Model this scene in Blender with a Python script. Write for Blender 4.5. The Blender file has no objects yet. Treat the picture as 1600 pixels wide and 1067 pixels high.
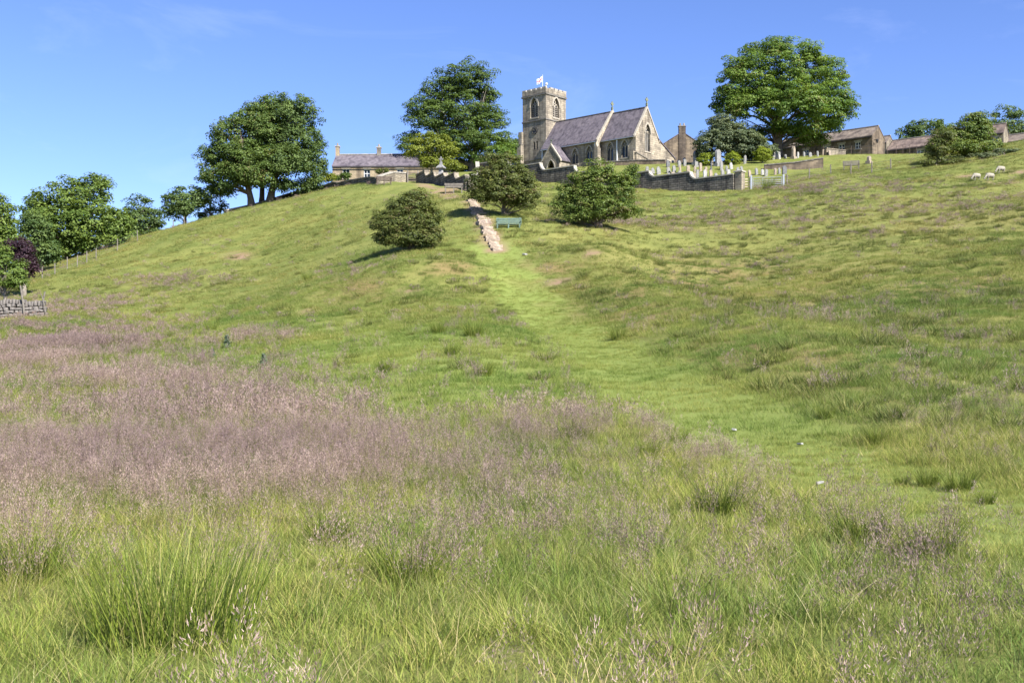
import bpy, bmesh, math, random
import numpy as np
from mathutils import Vector, Matrix
from mathutils.geometry import tessellate_polygon
R = math.radians
scene = bpy.context.scene
C = scene.collection
rng = np.random.default_rng(7)
random.seed(7)

# ------------------------------------------------------------------ camera
EYE = 1.65
F = 1600.0                                   # focal length in photo pixels (1600 wide)
cam = bpy.data.cameras.new('camera')
cam.lens = 36.0; cam.sensor_width = 36.0
cam.clip_start = 0.1; cam.clip_end = 6000
camo = bpy.data.objects.new('camera', cam); C.objects.link(camo)
camo.location = (0, 0, EYE); camo.rotation_euler = (R(90), 0, 0)
scene.camera = camo

# ------------------------------------------------------------------ light
SUN_H = Vector((0.64, -0.77)).normalized()   # horizontal direction towards the sun
SUN_E = R(42)
w = bpy.data.worlds.new('World'); scene.world = w; w.use_nodes = True
nt = w.node_tree; nt.nodes.clear()
out = nt.nodes.new('ShaderNodeOutputWorld'); bg = nt.nodes.new('ShaderNodeBackground')
sky = nt.nodes.new('ShaderNodeTexSky'); sky.sky_type = 'NISHITA'; sky.sun_disc = False
sky.sun_elevation = SUN_E; sky.sun_rotation = math.atan2(SUN_H.x, SUN_H.y)
sky.altitude = 300; sky.air_density = 1.0; sky.dust_density = 0.15; sky.ozone_density = 4.0
hsv = nt.nodes.new('ShaderNodeHueSaturation'); hsv.inputs['Saturation'].default_value = 1.0
tint = nt.nodes.new('ShaderNodeMix'); tint.data_type = 'RGBA'; tint.blend_type = 'MULTIPLY'
tint.inputs[0].default_value = 1.0; tint.inputs[7].default_value = (0.64, 0.68, 0.95, 1)
# faint high cirrus
tc = nt.nodes.new('ShaderNodeTexCoord'); mp = nt.nodes.new('ShaderNodeMapping')
mp.inputs['Scale'].default_value = (2.2, 2.0, 9.0); mp.inputs['Rotation'].default_value = (0, R(-12), 0)
nz = nt.nodes.new('ShaderNodeTexNoise'); nz.inputs['Scale'].default_value = 1.6
nz.inputs['Detail'].default_value = 7; nz.inputs['Roughness'].default_value = 0.62; nz.inputs['Distortion'].default_value = 0.6
mr = nt.nodes.new('ShaderNodeMapRange'); mr.inputs[1].default_value = 0.54; mr.inputs[2].default_value = 0.85
mr.inputs[3].default_value = 0; mr.inputs[4].default_value = 0.12
mx = nt.nodes.new('ShaderNodeMix'); mx.data_type = 'RGBA'; mx.inputs[7].default_value = (6.5, 7.0, 9.0, 1)
nt.links.new(tc.outputs['Generated'], mp.inputs[0]); nt.links.new(mp.outputs[0], nz.inputs['Vector'])
nt.links.new(nz.outputs['Fac'], mr.inputs[0]); nt.links.new(mr.outputs[0], mx.inputs[0])
nt.links.new(sky.outputs[0], hsv.inputs['Color']); nt.links.new(hsv.outputs[0], tint.inputs[6])
nt.links.new(tint.outputs[2], mx.inputs[6])
nt.links.new(mx.outputs[2], bg.inputs['Color']); bg.inputs['Strength'].default_value = 0.09
nt.links.new(bg.outputs[0], out.inputs[0])
sl = bpy.data.lights.new('sun', 'SUN'); sl.energy = 5.0; sl.angle = R(0.53); sl.color = (1, 0.965, 0.90)
so = bpy.data.objects.new('sun', sl); C.objects.link(so)
dsun = Vector((SUN_H.x*math.cos(SUN_E), SUN_H.y*math.cos(SUN_E), math.sin(SUN_E)))
so.rotation_euler = dsun.to_track_quat('Z', 'Y').to_euler(); so.location = (40, -50, 80)
cy = scene.cycles; cy.max_bounces = 6; cy.diffuse_bounces = 3; cy.glossy_bounces = 2; cy.transmission_bounces = 3
vs = scene.view_settings
vs.view_transform = 'Standard'; vs.look = 'None'; vs.exposure = 1.3; vs.gamma = 1.0; vs.use_curve_mapping = False

# ------------------------------------------------------------------ helpers
def X(px, D): return (px-800)/F*D
def Zp(py, D): return EYE + (533-py)/F*D

def sstep(a, b, x):
    t = np.clip((np.asarray(x, float)-a)/(b-a), 0, 1); return t*t*(3-2*t)

def vnoise(x, y, s, seed):
    x = np.asarray(x, float)/s; y = np.asarray(y, float)/s
    xi = np.floor(x).astype(np.int64); yi = np.floor(y).astype(np.int64); fx = x-xi; fy = y-yi
    fx = fx*fx*(3-2*fx); fy = fy*fy*(3-2*fy)
    def h(a, b):
        n = (a*374761393 + b*668265263 + seed*1442695041) & 0x7fffffff
        n = ((n ^ (n >> 13))*1274126177) & 0x7fffffff
        return ((n ^ (n >> 16)) & 0xffff)/65535.0
    return (h(xi, yi)*(1-fx)+h(xi+1, yi)*fx)*(1-fy) + (h(xi, yi+1)*(1-fx)+h(xi+1, yi+1)*fx)*fy

def fbm(x, y, s, seed, o=3):
    v = 0; a = 1; t = 0
    for k in range(o):
        v = v + a*vnoise(x, y, s/2**k, seed+k*17); t += a; a *= .55
    return v/t

def tag(o, label=None, cat=None, group=None, kind=None):
    if label: o['label'] = label
    if cat: o['category'] = cat
    if group: o['group'] = group
    if kind: o['kind'] = kind
    return o

def empty(name, loc, rz=0, label=None, cat=None, group=None):
    o = bpy.data.objects.new(name, None); C.objects.link(o)
    o.location = loc; o.rotation_euler = (0, 0, rz); o.empty_display_size = .3
    return tag(o, label, cat, group)

def np_mesh(name, V, Fc, mats, fattr=None):
    """fast mesh from numpy: V (n,3), Fc (m,k)"""
    me = bpy.data.meshes.new(name); V = np.asarray(V, np.float32); Fc = np.asarray(Fc, np.int32)
    m, k = Fc.shape
    me.vertices.add(len(V)); me.vertices.foreach_set('co', V.ravel())
    me.loops.add(m*k); me.loops.foreach_set('vertex_index', Fc.ravel())
    me.polygons.add(m); me.polygons.foreach_set('loop_start', np.arange(0, m*k, k, dtype=np.int32))
    me.polygons.foreach_set('loop_total', np.full(m, k, np.int32))
    if fattr is not None:
        for an, av in fattr.items():
            a = me.attributes.new(an, 'FLOAT', 'FACE'); a.data.foreach_set('value', np.asarray(av, np.float32))
    me.update(calc_edges=True)
    for mm in mats: me.materials.append(mm)
    return me

def obj(name, me, parent=None):
    o = bpy.data.objects.new(name, me); C.objects.link(o)
    if parent: o.parent = parent
    return o

class MB:
    def __init__(s): s.v = []; s.f = []
    def add(s, V, Fc):
        n = len(s.v); s.v += [tuple(p) for p in V]; s.f += [tuple(i+n for i in f) for f in Fc]; return s
    def box(s, c, d, rz=0, ry=0, rx=0):
        M = Matrix.Rotation(rz, 3, 'Z') @ Matrix.Rotation(ry, 3, 'Y') @ Matrix.Rotation(rx, 3, 'X')
        V = [Vector(c) + M @ Vector((sx*d[0]/2, sy*d[1]/2, sz*d[2]/2)) for sx in (-1, 1) for sy in (-1, 1) for sz in (-1, 1)]
        return s.add(V, [(0,1,3,2),(4,6,7,5),(0,4,5,1),(2,3,7,6),(0,2,6,4),(1,5,7,3)])
    def b(s, x0, x1, y0, y1, z0, z1): return s.box(((x0+x1)/2, (y0+y1)/2, (z0+z1)/2), (x1-x0, y1-y0, z1-z0))
    def tube(s, pts, rad, n=6, cap=True):
        pts = [Vector(p) for p in pts]
        if not hasattr(rad, '__len__'): rad = [rad]*len(pts)
        V = []; Fc = []
        for i, p in enumerate(pts):
            t = (pts[min(i+1, len(pts)-1)]-pts[max(i-1, 0)]).normalized()
            a = t.orthogonal().normalized() if i == 0 else (pa - t*pa.dot(t)).normalized()
            pa = a; bb = t.cross(a)
            for k in range(n):
                q = 2*math.pi*k/n; V.append(p + (a*math.cos(q)+bb*math.sin(q))*rad[i])
        for i in range(len(pts)-1):
            for k in range(n):
                Fc.append((i*n+k, i*n+(k+1) % n, (i+1)*n+(k+1) % n, (i+1)*n+k))
        if cap:
            Fc.append(tuple(range(n-1, -1, -1))); Fc.append(tuple((len(pts)-1)*n+k for k in range(n)))
        return s.add(V, Fc)
    def lathe(s, c, prof, n=10):
        V = []; Fc = []
        for r, z in prof:
            for k in range(n):
                q = 2*math.pi*(k+.5)/n; V.append((c[0]+r*math.cos(q), c[1]+r*math.sin(q), c[2]+z))
        for i in range(len(prof)-1):
            for k in range(n): Fc.append((i*n+k, i*n+(k+1) % n, (i+1)*n+(k+1) % n, (i+1)*n+k))
        Fc.append(tuple(range(n-1, -1, -1))); Fc.append(tuple((len(prof)-1)*n+k for k in range(n)))
        return s.add(V, Fc)
    def ell(s, c, r, n=10, m=7):
        prof = []
        V = []; Fc = []
        for i in range(m+1):
            th = math.pi*i/m*.98+.01*math.pi
            for k in range(n):
                q = 2*math.pi*k/n
                V.append((c[0]+r[0]*math.sin(th)*math.cos(q), c[1]+r[1]*math.sin(th)*math.sin(q), c[2]-r[2]*math.cos(th)))
        for i in range(m):
            for k in range(n): Fc.append((i*n+k, i*n+(k+1) % n, (i+1)*n+(k+1) % n, (i+1)*n+k))
        Fc.append(tuple(range(n-1, -1, -1))); Fc.append(tuple(m*n+k for k in range(n)))
        return s.add(V, Fc)
    def prism(s, poly, fn, d0, d1):
        """2-D polygon (a,b) swept from depth d0 to d1, fn(a,b,d)->xyz"""
        n = len(poly)
        V = [fn(a, b, d0) for a, b in poly] + [fn(a, b, d1) for a, b in poly]
        Fc = [tuple(range(n)), tuple(range(2*n-1, n-1, -1))] + [((i+1) % n, i, n+i, n+(i+1) % n) for i in range(n)]
        return s.add(V, Fc)
    def panel(s, outer, holes, fn, depth):
        """wall face with openings; reveals go in by depth"""
        polys = [outer]+holes
        flat = [p for q in polys for p in q]
        tris = tessellate_polygon([[Vector((a, b, 0)) for a, b in q] for q in polys])
        s.add([fn(a, b, 0) for a, b in flat], tris)
        for h in holes:
            n = len(h)
            s.add([fn(a, b, 0) for a, b in h]+[fn(a, b, depth) for a, b in h],
                  [(i, (i+1) % n, n+(i+1) % n, n+i) for i in range(n)])
        return s
    def ring(s, inn, outr, fn, d0, d1):
        n = len(inn)
        V = [fn(a, b, d) for d in (d0, d1) for q in (inn, outr) for a, b in q]
        Fc = []
        for i in range(n-1):
            j = i+1
            Fc += [(i, j, n+j, n+i), (2*n+i, 3*n+i, 3*n+j, 2*n+j), (n+i, n+j, 3*n+j, 3*n+i), (i, 2*n+i, 2*n+j, j)]
        Fc += [(0, n, 3*n, 2*n), (n-1, 3*n-1, 4*n-1, 2*n-1)]
        return s.add(V, Fc)
    def build(s, name, mat, parent=None, smooth=False, bevel=0):
        me = bpy.data.meshes.new(name); me.from_pydata(s.v, [], s.f)
        bm = bmesh.new(); bm.from_mesh(me)
        bmesh.ops.recalc_face_normals(bm, faces=bm.faces)
        if bevel:
            bmesh.ops.bevel(bm, geom=bm.edges[:], offset=bevel, segments=1, affect='EDGES')
        uv = bm.loops.layers.uv.new('UVMap')
        for f in bm.faces:
            n = f.normal; f.smooth = smooth
            for l in f.loops:
                c = l.vert.co
                if abs(n.z) > .9: l[uv].uv = (c.x, c.y)
                elif abs(n.x) > abs(n.y): l[uv].uv = (c.y, c.z)
                else: l[uv].uv = (c.x, c.z)
        bm.to_mesh(me); bm.free()
        me.materials.append(mat)
        return obj(name, me, parent)

# ------------------------------------------------------------------ materials
def newmat(name):
    m = bpy.data.materials.new(name); m.use_nodes = True
    return m, m.node_tree, m.node_tree.nodes['Principled BSDF']

def plain(name, col, rough=.8, noise=.25, scale=3.0, metal=0):
    m, t, p = newmat(name)
    n = t.nodes.new('ShaderNodeTexNoise'); n.inputs['Scale'].default_value = scale; n.inputs['Detail'].default_value = 6
    tcn = t.nodes.new('ShaderNodeTexCoord'); t.links.new(tcn.outputs['Object'], n.inputs['Vector'])
    r = t.nodes.new('ShaderNodeValToRGB')
    r.color_ramp.elements[0].position = .3; r.color_ramp.elements[1].position = .7
    r.color_ramp.elements[0].color = (*[c*(1-noise) for c in col], 1); r.color_ramp.elements[1].color = (*[min(1, c*(1+noise)) for c in col], 1)
    t.links.new(n.outputs['Fac'], r.inputs[0]); t.links.new(r.outputs[0], p.inputs['Base Color'])
    p.inputs['Roughness'].default_value = rough; p.inputs['Metallic'].default_value = metal
    p.inputs['Specular IOR Level'].default_value = .25
    return m

def masonry(name, cols, bw=.55, bh=.24, mortar=(.30,.27,.22), stain=.5, msize=.012, bump=.6):
    """coursed stone: brick texture for the joints, noise for colour and soot"""
    m, t, p = newmat(name); N = t.nodes.new; L = t.links.new
    tcn = N('ShaderNodeTexCoord'); dist = N('ShaderNodeTexNoise'); dist.inputs['Scale'].default_value = 1.3; dist.inputs['Detail'].default_value = 2
    L(tcn.outputs['UV'], dist.inputs['Vector'])
    add = N('ShaderNodeMix'); add.data_type = 'RGBA'; add.blend_type = 'LINEAR_LIGHT'; add.inputs[0].default_value = .06
    L(tcn.outputs['UV'], add.inputs[6]); L(dist.outputs['Color'], add.inputs[7])
    br = N('ShaderNodeTexBrick'); br.inputs['Scale'].default_value = 1; br.inputs['Brick Width'].default_value = bw
    br.inputs['Row Height'].default_value = bh; br.inputs['Mortar Size'].default_value = msize; br.inputs['Mortar Smooth'].default_value = .4
    br.inputs['Color1'].default_value = (*cols[0], 1); br.inputs['Color2'].default_value = (*cols[1], 1); br.inputs['Mortar'].default_value = (*mortar, 1)
    br.inputs['Bias'].default_value = 0.0
    L(add.outputs[2], br.inputs['Vector'])
    n1 = N('ShaderNodeTexNoise'); n1.inputs['Scale'].default_value = .55; n1.inputs['Detail'].default_value = 8; n1.inputs['Roughness'].default_value = .65
    L(tcn.outputs['Object'], n1.inputs['Vector'])
    rp = N('ShaderNodeValToRGB'); rp.color_ramp.elements[0].position = .36; rp.color_ramp.elements[1].position = .62
    rp.color_ramp.elements[0].color = (1-stain, 1-stain*1.02, 1-stain, 1); rp.color_ramp.elements[1].color = (1.06, 1.05, 1.0, 1)
    L(n1.outputs['Fac'], rp.inputs[0])
    mu = N('ShaderNodeMix'); mu.data_type = 'RGBA'; mu.blend_type = 'MULTIPLY'; mu.inputs[0].default_value = 1
    L(br.outputs['Color'], mu.inputs[6]); L(rp.outputs[0], mu.inputs[7])
    mpn = N('ShaderNodeMapping'); mpn.inputs['Scale'].default_value = (1.6, 1.6, .16); L(tcn.outputs['Object'], mpn.inputs[0])
    n3 = N('ShaderNodeTexNoise'); n3.inputs['Scale'].default_value = 1.1; n3.inputs['Detail'].default_value = 6; L(mpn.outputs[0], n3.inputs['Vector'])
    r3 = N('ShaderNodeValToRGB'); r3.color_ramp.elements[0].position = .35; r3.color_ramp.elements[1].position = .55
    r3.color_ramp.elements[0].color = (.62, .61, .62, 1); r3.color_ramp.elements[1].color = (1.08, 1.06, 1.03, 1); L(n3.outputs['Fac'], r3.inputs[0])
    mu2 = N('ShaderNodeMix'); mu2.data_type = 'RGBA'; mu2.blend_type = 'MULTIPLY'; mu2.inputs[0].default_value = 1
    L(mu.outputs[2], mu2.inputs[6]); L(r3.outputs[0], mu2.inputs[7]); L(mu2.outputs[2], p.inputs['Base Color'])
    n2 = N('ShaderNodeTexNoise'); n2.inputs['Scale'].default_value = 9; n2.inputs['Detail'].default_value = 5; L(tcn.outputs['Object'], n2.inputs['Vector'])
    s1 = N('ShaderNodeMath'); s1.operation = 'SUBTRACT'; L(n2.outputs['Fac'], s1.inputs[0]); L(br.outputs['Fac'], s1.inputs[1])
    bp = N('ShaderNodeBump'); bp.inputs['Strength'].default_value = bump; bp.inputs['Distance'].default_value = .03
    L(s1.outputs[0], bp.inputs['Height']); L(bp.outputs[0], p.inputs['Normal'])
    p.inputs['Roughness'].default_value = .9; p.inputs['Specular IOR Level'].default_value = .15
    return m

def leafmat(name, c0, c1, c2=None, trans=.35, rough=.55):
    """leaf colour varies leaf by leaf (face attribute 'shade')"""
    m, t, p = newmat(name); N = t.nodes.new; L = t.links.new
    a = N('ShaderNodeAttribute'); a.attribute_name = 'shade'
    r = N('ShaderNodeValToRGB'); c0 = (1.3*c0[0], 1.2*c0[1], 1.3*c0[2]); c1 = (1.65*c1[0], 1.45*c1[1], 1.5*c1[2]); r.color_ramp.elements[0].color = (*c0, 1); r.color_ramp.elements[1].color = (*c1, 1)
    if c2: e = r.color_ramp.elements.new(.93); e.color = (*c1, 1); r.color_ramp.elements[-1].color = (*c2, 1)
    L(a.outputs['Fac'], r.inputs[0]); L(r.outputs[0], p.inputs['Base Color'])
    p.inputs['Roughness'].default_value = rough; p.inputs['Specular IOR Level'].default_value = .3
    tr = N('ShaderNodeBsdfTranslucent'); g = N('ShaderNodeMix'); g.data_type = 'RGBA'; g.blend_type = 'MULTIPLY'; g.inputs[0].default_value = 1
    g.inputs[7].default_value = (1.3, 1.25, .5, 1); L(r.outputs[0], g.inputs[6]); L(g.outputs[2], tr.inputs['Color'])
    ms = N('ShaderNodeMixShader'); ms.inputs[0].default_value = trans
    L(p.outputs[0], ms.inputs[1]); L(tr.outputs[0], ms.inputs[2]); L(ms.outputs[0], t.nodes['Material Output'].inputs[0])
    return m

def grassmat(name, ramp, trans=.3, tintcol=((.62,.80,.62),(1.28,1.12,1.12))):
    """blade colour by blade ('shade'), varied plant by plant and by the instancer's 'tint'"""
    m, t, p = newmat(name); N = t.nodes.new; L = t.links.new
    a = N('ShaderNodeAttribute'); a.attribute_name = 'shade'
    r = N('ShaderNodeValToRGB')
    el = r.color_ramp.elements
    el[0].position = ramp[0][0]; el[0].color = (*ramp[0][1], 1); el[1].position = ramp[-1][0]; el[1].color = (*ramp[-1][1], 1)
    for q, c in ramp[1:-1]: e = el.new(q); e.color = (*c, 1)
    ti = N('ShaderNodeAttribute'); ti.attribute_type = 'INSTANCER'; ti.attribute_name = 'tint'
    r2 = N('ShaderNodeValToRGB'); r2.color_ramp.elements[0].color = (*tintcol[0], 1); r2.color_ramp.elements[1].color = (*tintcol[1], 1)
    L(ti.outputs['Fac'], r2.inputs[0])
    mu = N('ShaderNodeMix'); mu.data_type = 'RGBA'; mu.blend_type = 'MULTIPLY'; mu.inputs[0].default_value = 1
    L(a.outputs['Fac'], r.inputs[0]); L(r.outputs[0], mu.inputs[6]); L(r2.outputs[0], mu.inputs[7])
    L(mu.outputs[2], p.inputs['Base Color']); p.inputs['Roughness'].default_value = .6; p.inputs['Specular IOR Level'].default_value = .25
    tr = N('ShaderNodeBsdfTranslucent'); L(mu.outputs[2], tr.inputs['Color'])
    ms = N('ShaderNodeMixShader'); ms.inputs[0].default_value = trans
    L(p.outputs[0], ms.inputs[1]); L(tr.outputs[0], ms.inputs[2]); L(ms.outputs[0], t.nodes['Material Output'].inputs[0])
    return m

M = {}
M['church'] = masonry('church_stone', ((.40,.35,.28),(.265,.235,.19)), bw=.75, bh=.33, mortar=(.20,.175,.14), stain=.42, msize=.02)
M['dress'] = plain('dressed_stone', (.34,.30,.24), .9, .2, 2)
M['dark_dress'] = plain('sooty_stone', (.16,.145,.125), .9, .3, 2)
M['slate'] = masonry('slate_roof', ((.15,.132,.155),(.115,.103,.12)), bw=.35, bh=.22, mortar=(.10,.09,.11), stain=.22, msize=.008, bump=.3)
M['tile'] = masonry('stone_slate_roof', ((.23,.19,.16),(.19,.16,.14)), bw=.4, bh=.25, mortar=(.10,.09,.08), stain=.4, msize=.012, bump=.4)
M['redtile'] = masonry('red_tile_roof', ((.22,.17,.145),(.175,.14,.125)), bw=.35, bh=.25, mortar=(.14,.1,.09), stain=.4, msize=.012, bump=.4)
M['rubble'] = masonry('cottage_rubble', ((.37,.30,.21),(.28,.23,.16)), bw=.42, bh=.2, stain=.35)
M['brown'] = masonry('brown_rubble', ((.22,.175,.13),(.135,.11,.085)), bw=.6, bh=.28, mortar=(.2,.16,.12), stain=.4)
M['soot'] = masonry('sooty_masonry', ((.13,.105,.085),(.085,.07,.06)), bw=.5, bh=.28, mortar=(.06,.05,.04), stain=.4)
M['grit'] = masonry('gritstone_wall', ((.22,.20,.175),(.125,.118,.105)), bw=.6, bh=.25, mortar=(.045,.042,.038), stain=.45, msize=.03, bump=1.0)
M['lime'] = masonry('pale_wall_stone', ((.34,.30,.235),(.25,.22,.175)), bw=.4, bh=.2, mortar=(.2,.17,.13), stain=.3, msize=.02, bump=.8)
M['cope'] = plain('coping_stone', (.33,.30,.25), .9, .3, 3)
M['drystone'] = plain('drystone', (.14,.125,.112), .92, .6, 3.5)
M['step'] = plain('step_stone', (.30,.24,.185), .9, .45, 6)
M['white'] = plain('white_paint', (.66,.66,.65), .5, .06)
M['glass'] = plain('window_glass', (.03,.04,.055), .12, .3, 2); M['glass'].node_tree.nodes['Principled BSDF'].inputs['Specular IOR Level'].default_value = .6
M['louvre'] = plain('belfry_louvre', (.10,.095,.09), .8)
M['wire'] = plain('fence_wire', (.12,.12,.12), .6, .1)
M['iron'] = plain('dark_iron', (.03,.03,.032), .6)
M['galv'] = plain('galvanised_steel', (.36,.38,.40), .45, .12, 6, .3)
M['wood'] = plain('grey_wood', (.17,.15,.125), .9, .3, 6)
M['darkwood'] = plain('dark_wood', (.10,.075,.06), .8, .3, 6)
M['palewood'] = plain('pale_wood', (.55,.45,.32), .85, .2, 6)
M['green'] = plain('green_bench_paint', (.13,.19,.155), .6, .2, 5)
M['bark'] = plain('bark', (.13,.105,.085), .95, .4, 4)
M['bark2'] = plain('pale_bark', (.21,.18,.15), .95, .35, 4)
M['gold'] = plain('clock_gilding', (.26,.23,.15), .4, .1)
M['dial'] = plain('clock_dial', (.02,.022,.03), .5)
M['wool'] = plain('wool', (.27,.245,.195), .95, .15, 6)
M['soil'] = plain('bare_soil', (.20,.14,.09), .95, .35, 4)
M['red'] = plain('flag_red', (.55,.06,.08), .8, .1); M['blue'] = plain('flag_blue', (.05,.06,.2), .8, .1)
M['copper'] = plain('lichened_stone', (.17,.19,.13), .9, .3, 5)
for nm, c in (('grave_grey', (.21,.205,.195)), ('grave_pale', (.31,.30,.285)), ('grave_brown', (.27,.22,.17)), ('grave_dark', (.12,.12,.125))):
    M[nm] = plain(nm, c, .85, .3, 5)

# ------------------------------------------------------------------ terrain
PIX = [  # photo pixel + distance of points on the ground
 (100,760,14),(100,640,25),(60,572,40),(80,490,62),(62,440,95),(-150,520,60),(-150,500,95),
 (300,790,12),(400,690,18),(300,600,30),(300,550,42),(300,500,61),(300,450,78),(300,400,95),(300,354,114),
 (180,400,105),(180,450,82),(180,500,62),(400,322,124),(400,380,97),(400,440,76),
 (500,300,130),(500,350,98),(500,420,75),(500,490,55),(520,560,36),(560,640,23),(560,740,14.5),
 (590,286,112),(600,340,88),(640,388,67),(640,440,57.5),(640,500,48),(660,570,33),(700,650,22),(700,780,13),
 (655,286,117),(690,290,108),(712,293,103),(735,306,85),(775,394,66),(756,350,75),(785,338,78),(800,450,56),(830,500,47.5),
 (870,540,37),(900,600,26),(940,700,16),(960,820,10.6),
 (850,290,126),(830,310,105),(850,345,85),(900,300,112),(940,352,75),(940,400,63),(940,440,56),(950,500,45),(960,550,34),
 (1000,297,119),(1090,300,115),(1155,296,112),(1000,350,85),(1100,350,86),(1100,400,71),(1100,450,59),(1100,500,47),(1100,560,32),(1100,640,20.5),(1130,775,12),
 (1200,291,112),(1230,290,111),(1300,300,97),(1300,350,78),(1300,400,64),(1300,450,52.5),(1300,500,42),(1300,560,30),(1300,640,19.8),(1300,740,13),(1300,900,7.4),
 (1300,275,109),(1400,268,112),(1420,300,95),(1450,350,75),(1450,272,106),(1450,450,50),(1450,560,28.5),(1480,745,13),
 (1545,275,98),(1600,350,70),(1600,450,47),(1600,550,29),(1600,650,18.5),(1600,780,11.5),(1600,228,114),(1500,255,112),(1750,200,112),(1750,330,70),(1750,450,44),
 (1060,272,131),(1140,272,128),(1200,264,131),(1285,264,130),(1330,262,124),(1250,244,143),(1350,240,143),(1440,242,140),(1540,228,140),
]
CT = [(X(a, d), d, Zp(b, d)) for a, b, d in PIX]
# level ground: churchyard terrace, village top, foreground
CT += [(6,158,28.0),(12,152,27.6),(19,149,27.4),(24,158,28.5),(8,172,28.6),(20,172,28.7),(0,165,28.0),(-6,150,26.4),(-14,140,24.5),(-22,146,24.6),(-28,155,24.5),
       (40,165,29.4),(55,165,29.6),(75,165,30.6),(90,140,30.4),(-8,0,0),(0,0,0),(8,0,0),(-3,5,0),(3,5,0),(9,5,-.02),(-9,6,.0),(0,-12,-.4),(-14,-10,-.2),(14,-10,-.2),
       (-20,5,.1),(20,5,-.05),(-30,40,1.4),(30,20,.8),(-22,25,.6)]
CT = np.array(CT)
def _U(r2): return np.where(r2 > 0, r2*np.log(np.maximum(r2, 1e-12))*.5, 0)
_n = len(CT); _A = np.zeros((_n+3, _n+3))
_d2 = ((CT[:, None, :2]-CT[None, :, :2])**2).sum(-1)
_A[:_n, :_n] = _U(_d2) + np.eye(_n)*18.0
_A[:_n, _n] = 1; _A[:_n, _n+1:] = CT[:, :2]; _A[_n, :_n] = 1; _A[_n+1:, :_n] = CT[:, :2].T
_W = np.linalg.solve(_A, np.concatenate([CT[:, 2], np.zeros(3)]))

def H0(x, y):
    x = np.asarray(x, float); y = np.asarray(y, float); sh = x.shape; x = x.ravel(); y = y.ravel()
    z = np.empty(len(x))
    for i in range(0, len(x), 20000):
        a = x[i:i+20000]; b = y[i:i+20000]
        r2 = (a[:, None]-CT[None, :, 0])**2 + (b[:, None]-CT[None, :, 1])**2
        z[i:i+20000] = _U(r2) @ _W[:_n] + _W[_n] + _W[_n+1]*a + _W[_n+2]*b
    left = sstep(-75, -5, x + .15*(y-150))
    far = 1.0 + 27.5*left*(1-.6*sstep(260, 700, y))*sstep(60, 150, y) + 12*sstep(60, 160, x)*sstep(0, 100, y)
    # beyond the skyline the left shoulder falls away
    wgt = (1-sstep(150, 185, y))*sstep(-60, -20, y)*(1-sstep(75, 130, np.abs(x)))
    z = np.clip(z, -2, 34)
    z = z*wgt + far*(1-wgt)
    skyl = 128 + .42*np.minimum(x+30, 0)      # distance of the left skyline
    drop = np.clip(y - skyl, 0, 60)*sstep(-24, -34, x)
    z = z - .22*drop*(1-sstep(170, 230, y))
    return z.reshape(sh)

PATH = np.array([(-1.2,66.5),(-.4,61),(1.5,51),(3.0,38),(3.8,25),(4.3,17),(4.75,14),(5.1,11),(5.4,8),(5.8,3),(6.2,-12)])
def dist_path(x, y):
    d = np.full(np.shape(x), 1e9)
    for (x0, y0), (x1, y1) in zip(PATH[:-1], PATH[1:]):
        dx, dy = x1-x0, y1-y0; t = np.clip(((x-x0)*dx+(y-y0)*dy)/(dx*dx+dy*dy), 0, 1)
        d = np.minimum(d, np.hypot(x-x0-t*dx, y-y0-t*dy))
    return d

def flatmask(x, y):      # church terrace and path are smooth
    return sstep(1.2, 2.6, dist_path(x, y))

def H(x, y):
    x = np.asarray(x, float); y = np.asarray(y, float)
    z = H0(x, y); dp = dist_path(x, y); on = sstep(9, 16, y)*(1-sstep(60, 68, y))
    side = x - np.interp(y, PATH[::-1, 1], PATH[::-1, 0])
    z = z - .30*on*np.exp(-(dp/2.6)**2) + on*np.where(side > 0, .75, .25)*np.exp(-((dp-5.5)/2.6)**2)*sstep(18, 30, y)
    u_ = (x+6.5)*.97+(y-58)*.25; v_ = (y-58)*.97-(x+6.5)*.25
    z = z + 1.0*np.exp(-(u_/6.0)**2-(v_/2.2)**2) + .6*np.exp(-((x-8)/5.0)**2-((y-62)/2.0)**2)
    k = flatmask(x, y)*sstep(9, 30, y)*(1-.7*sstep(128, 145, y))
    z = z + k*(.55*(fbm(x, y, 9, 3)-.5)*sstep(15, 45, y) + .38*(fbm(x, y, 1.9, 9, 3)-.5))
    # sheep terracettes following the contours of the steep slopes
    ph = z/.62 + 1.6*fbm(x, y, 7, 21)
    terr = (ph-np.floor(ph)); terr = np.where(terr < .75, terr/.75, (1-terr)/.25)-.5
    amp = sstep(35, 55, y)*(1-sstep(120, 135, y))*(.03+.20*sstep(.55, .75, fbm(x, y, 12, 33)))
    amp = amp*np.where(x > 2, 1.0, .55)
    return z + terr*amp*k
def gz(x, y): return float(H(np.array([x]), np.array([y]))[0])

def axis(segs):
    o = []
    for a, b, st in segs: o += list(np.arange(a, b, st))
    return np.array(o + [segs[-1][1]])
def grow(a, b, s0, g):
    o = [a]; s = s0
    while o[-1] < b: s *= g; o.append(o[-1]+s)
    return np.array(o)
xs = np.concatenate([-grow(75, 2600, .6, 1.16)[::-1][:-1], np.arange(-75, 75, .5), grow(75, 2600, .6, 1.16)])
ys = np.concatenate([-grow(4, 300, .4, 1.2)[::-1][:-1], np.arange(-4, 30, .3), np.arange(30, 140, .45), grow(140, 4000, .5, 1.13)])
gx, gy = np.meshgrid(xs, ys); GZ = H(gx, gy)
nx, ny = len(xs), len(ys)
idx = np.arange(nx*ny).reshape(ny, nx)
quads = np.stack([idx[:-1, :-1], idx[:-1, 1:], idx[1:, 1:], idx[1:, :-1]], -1).reshape(-1, 4)

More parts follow.
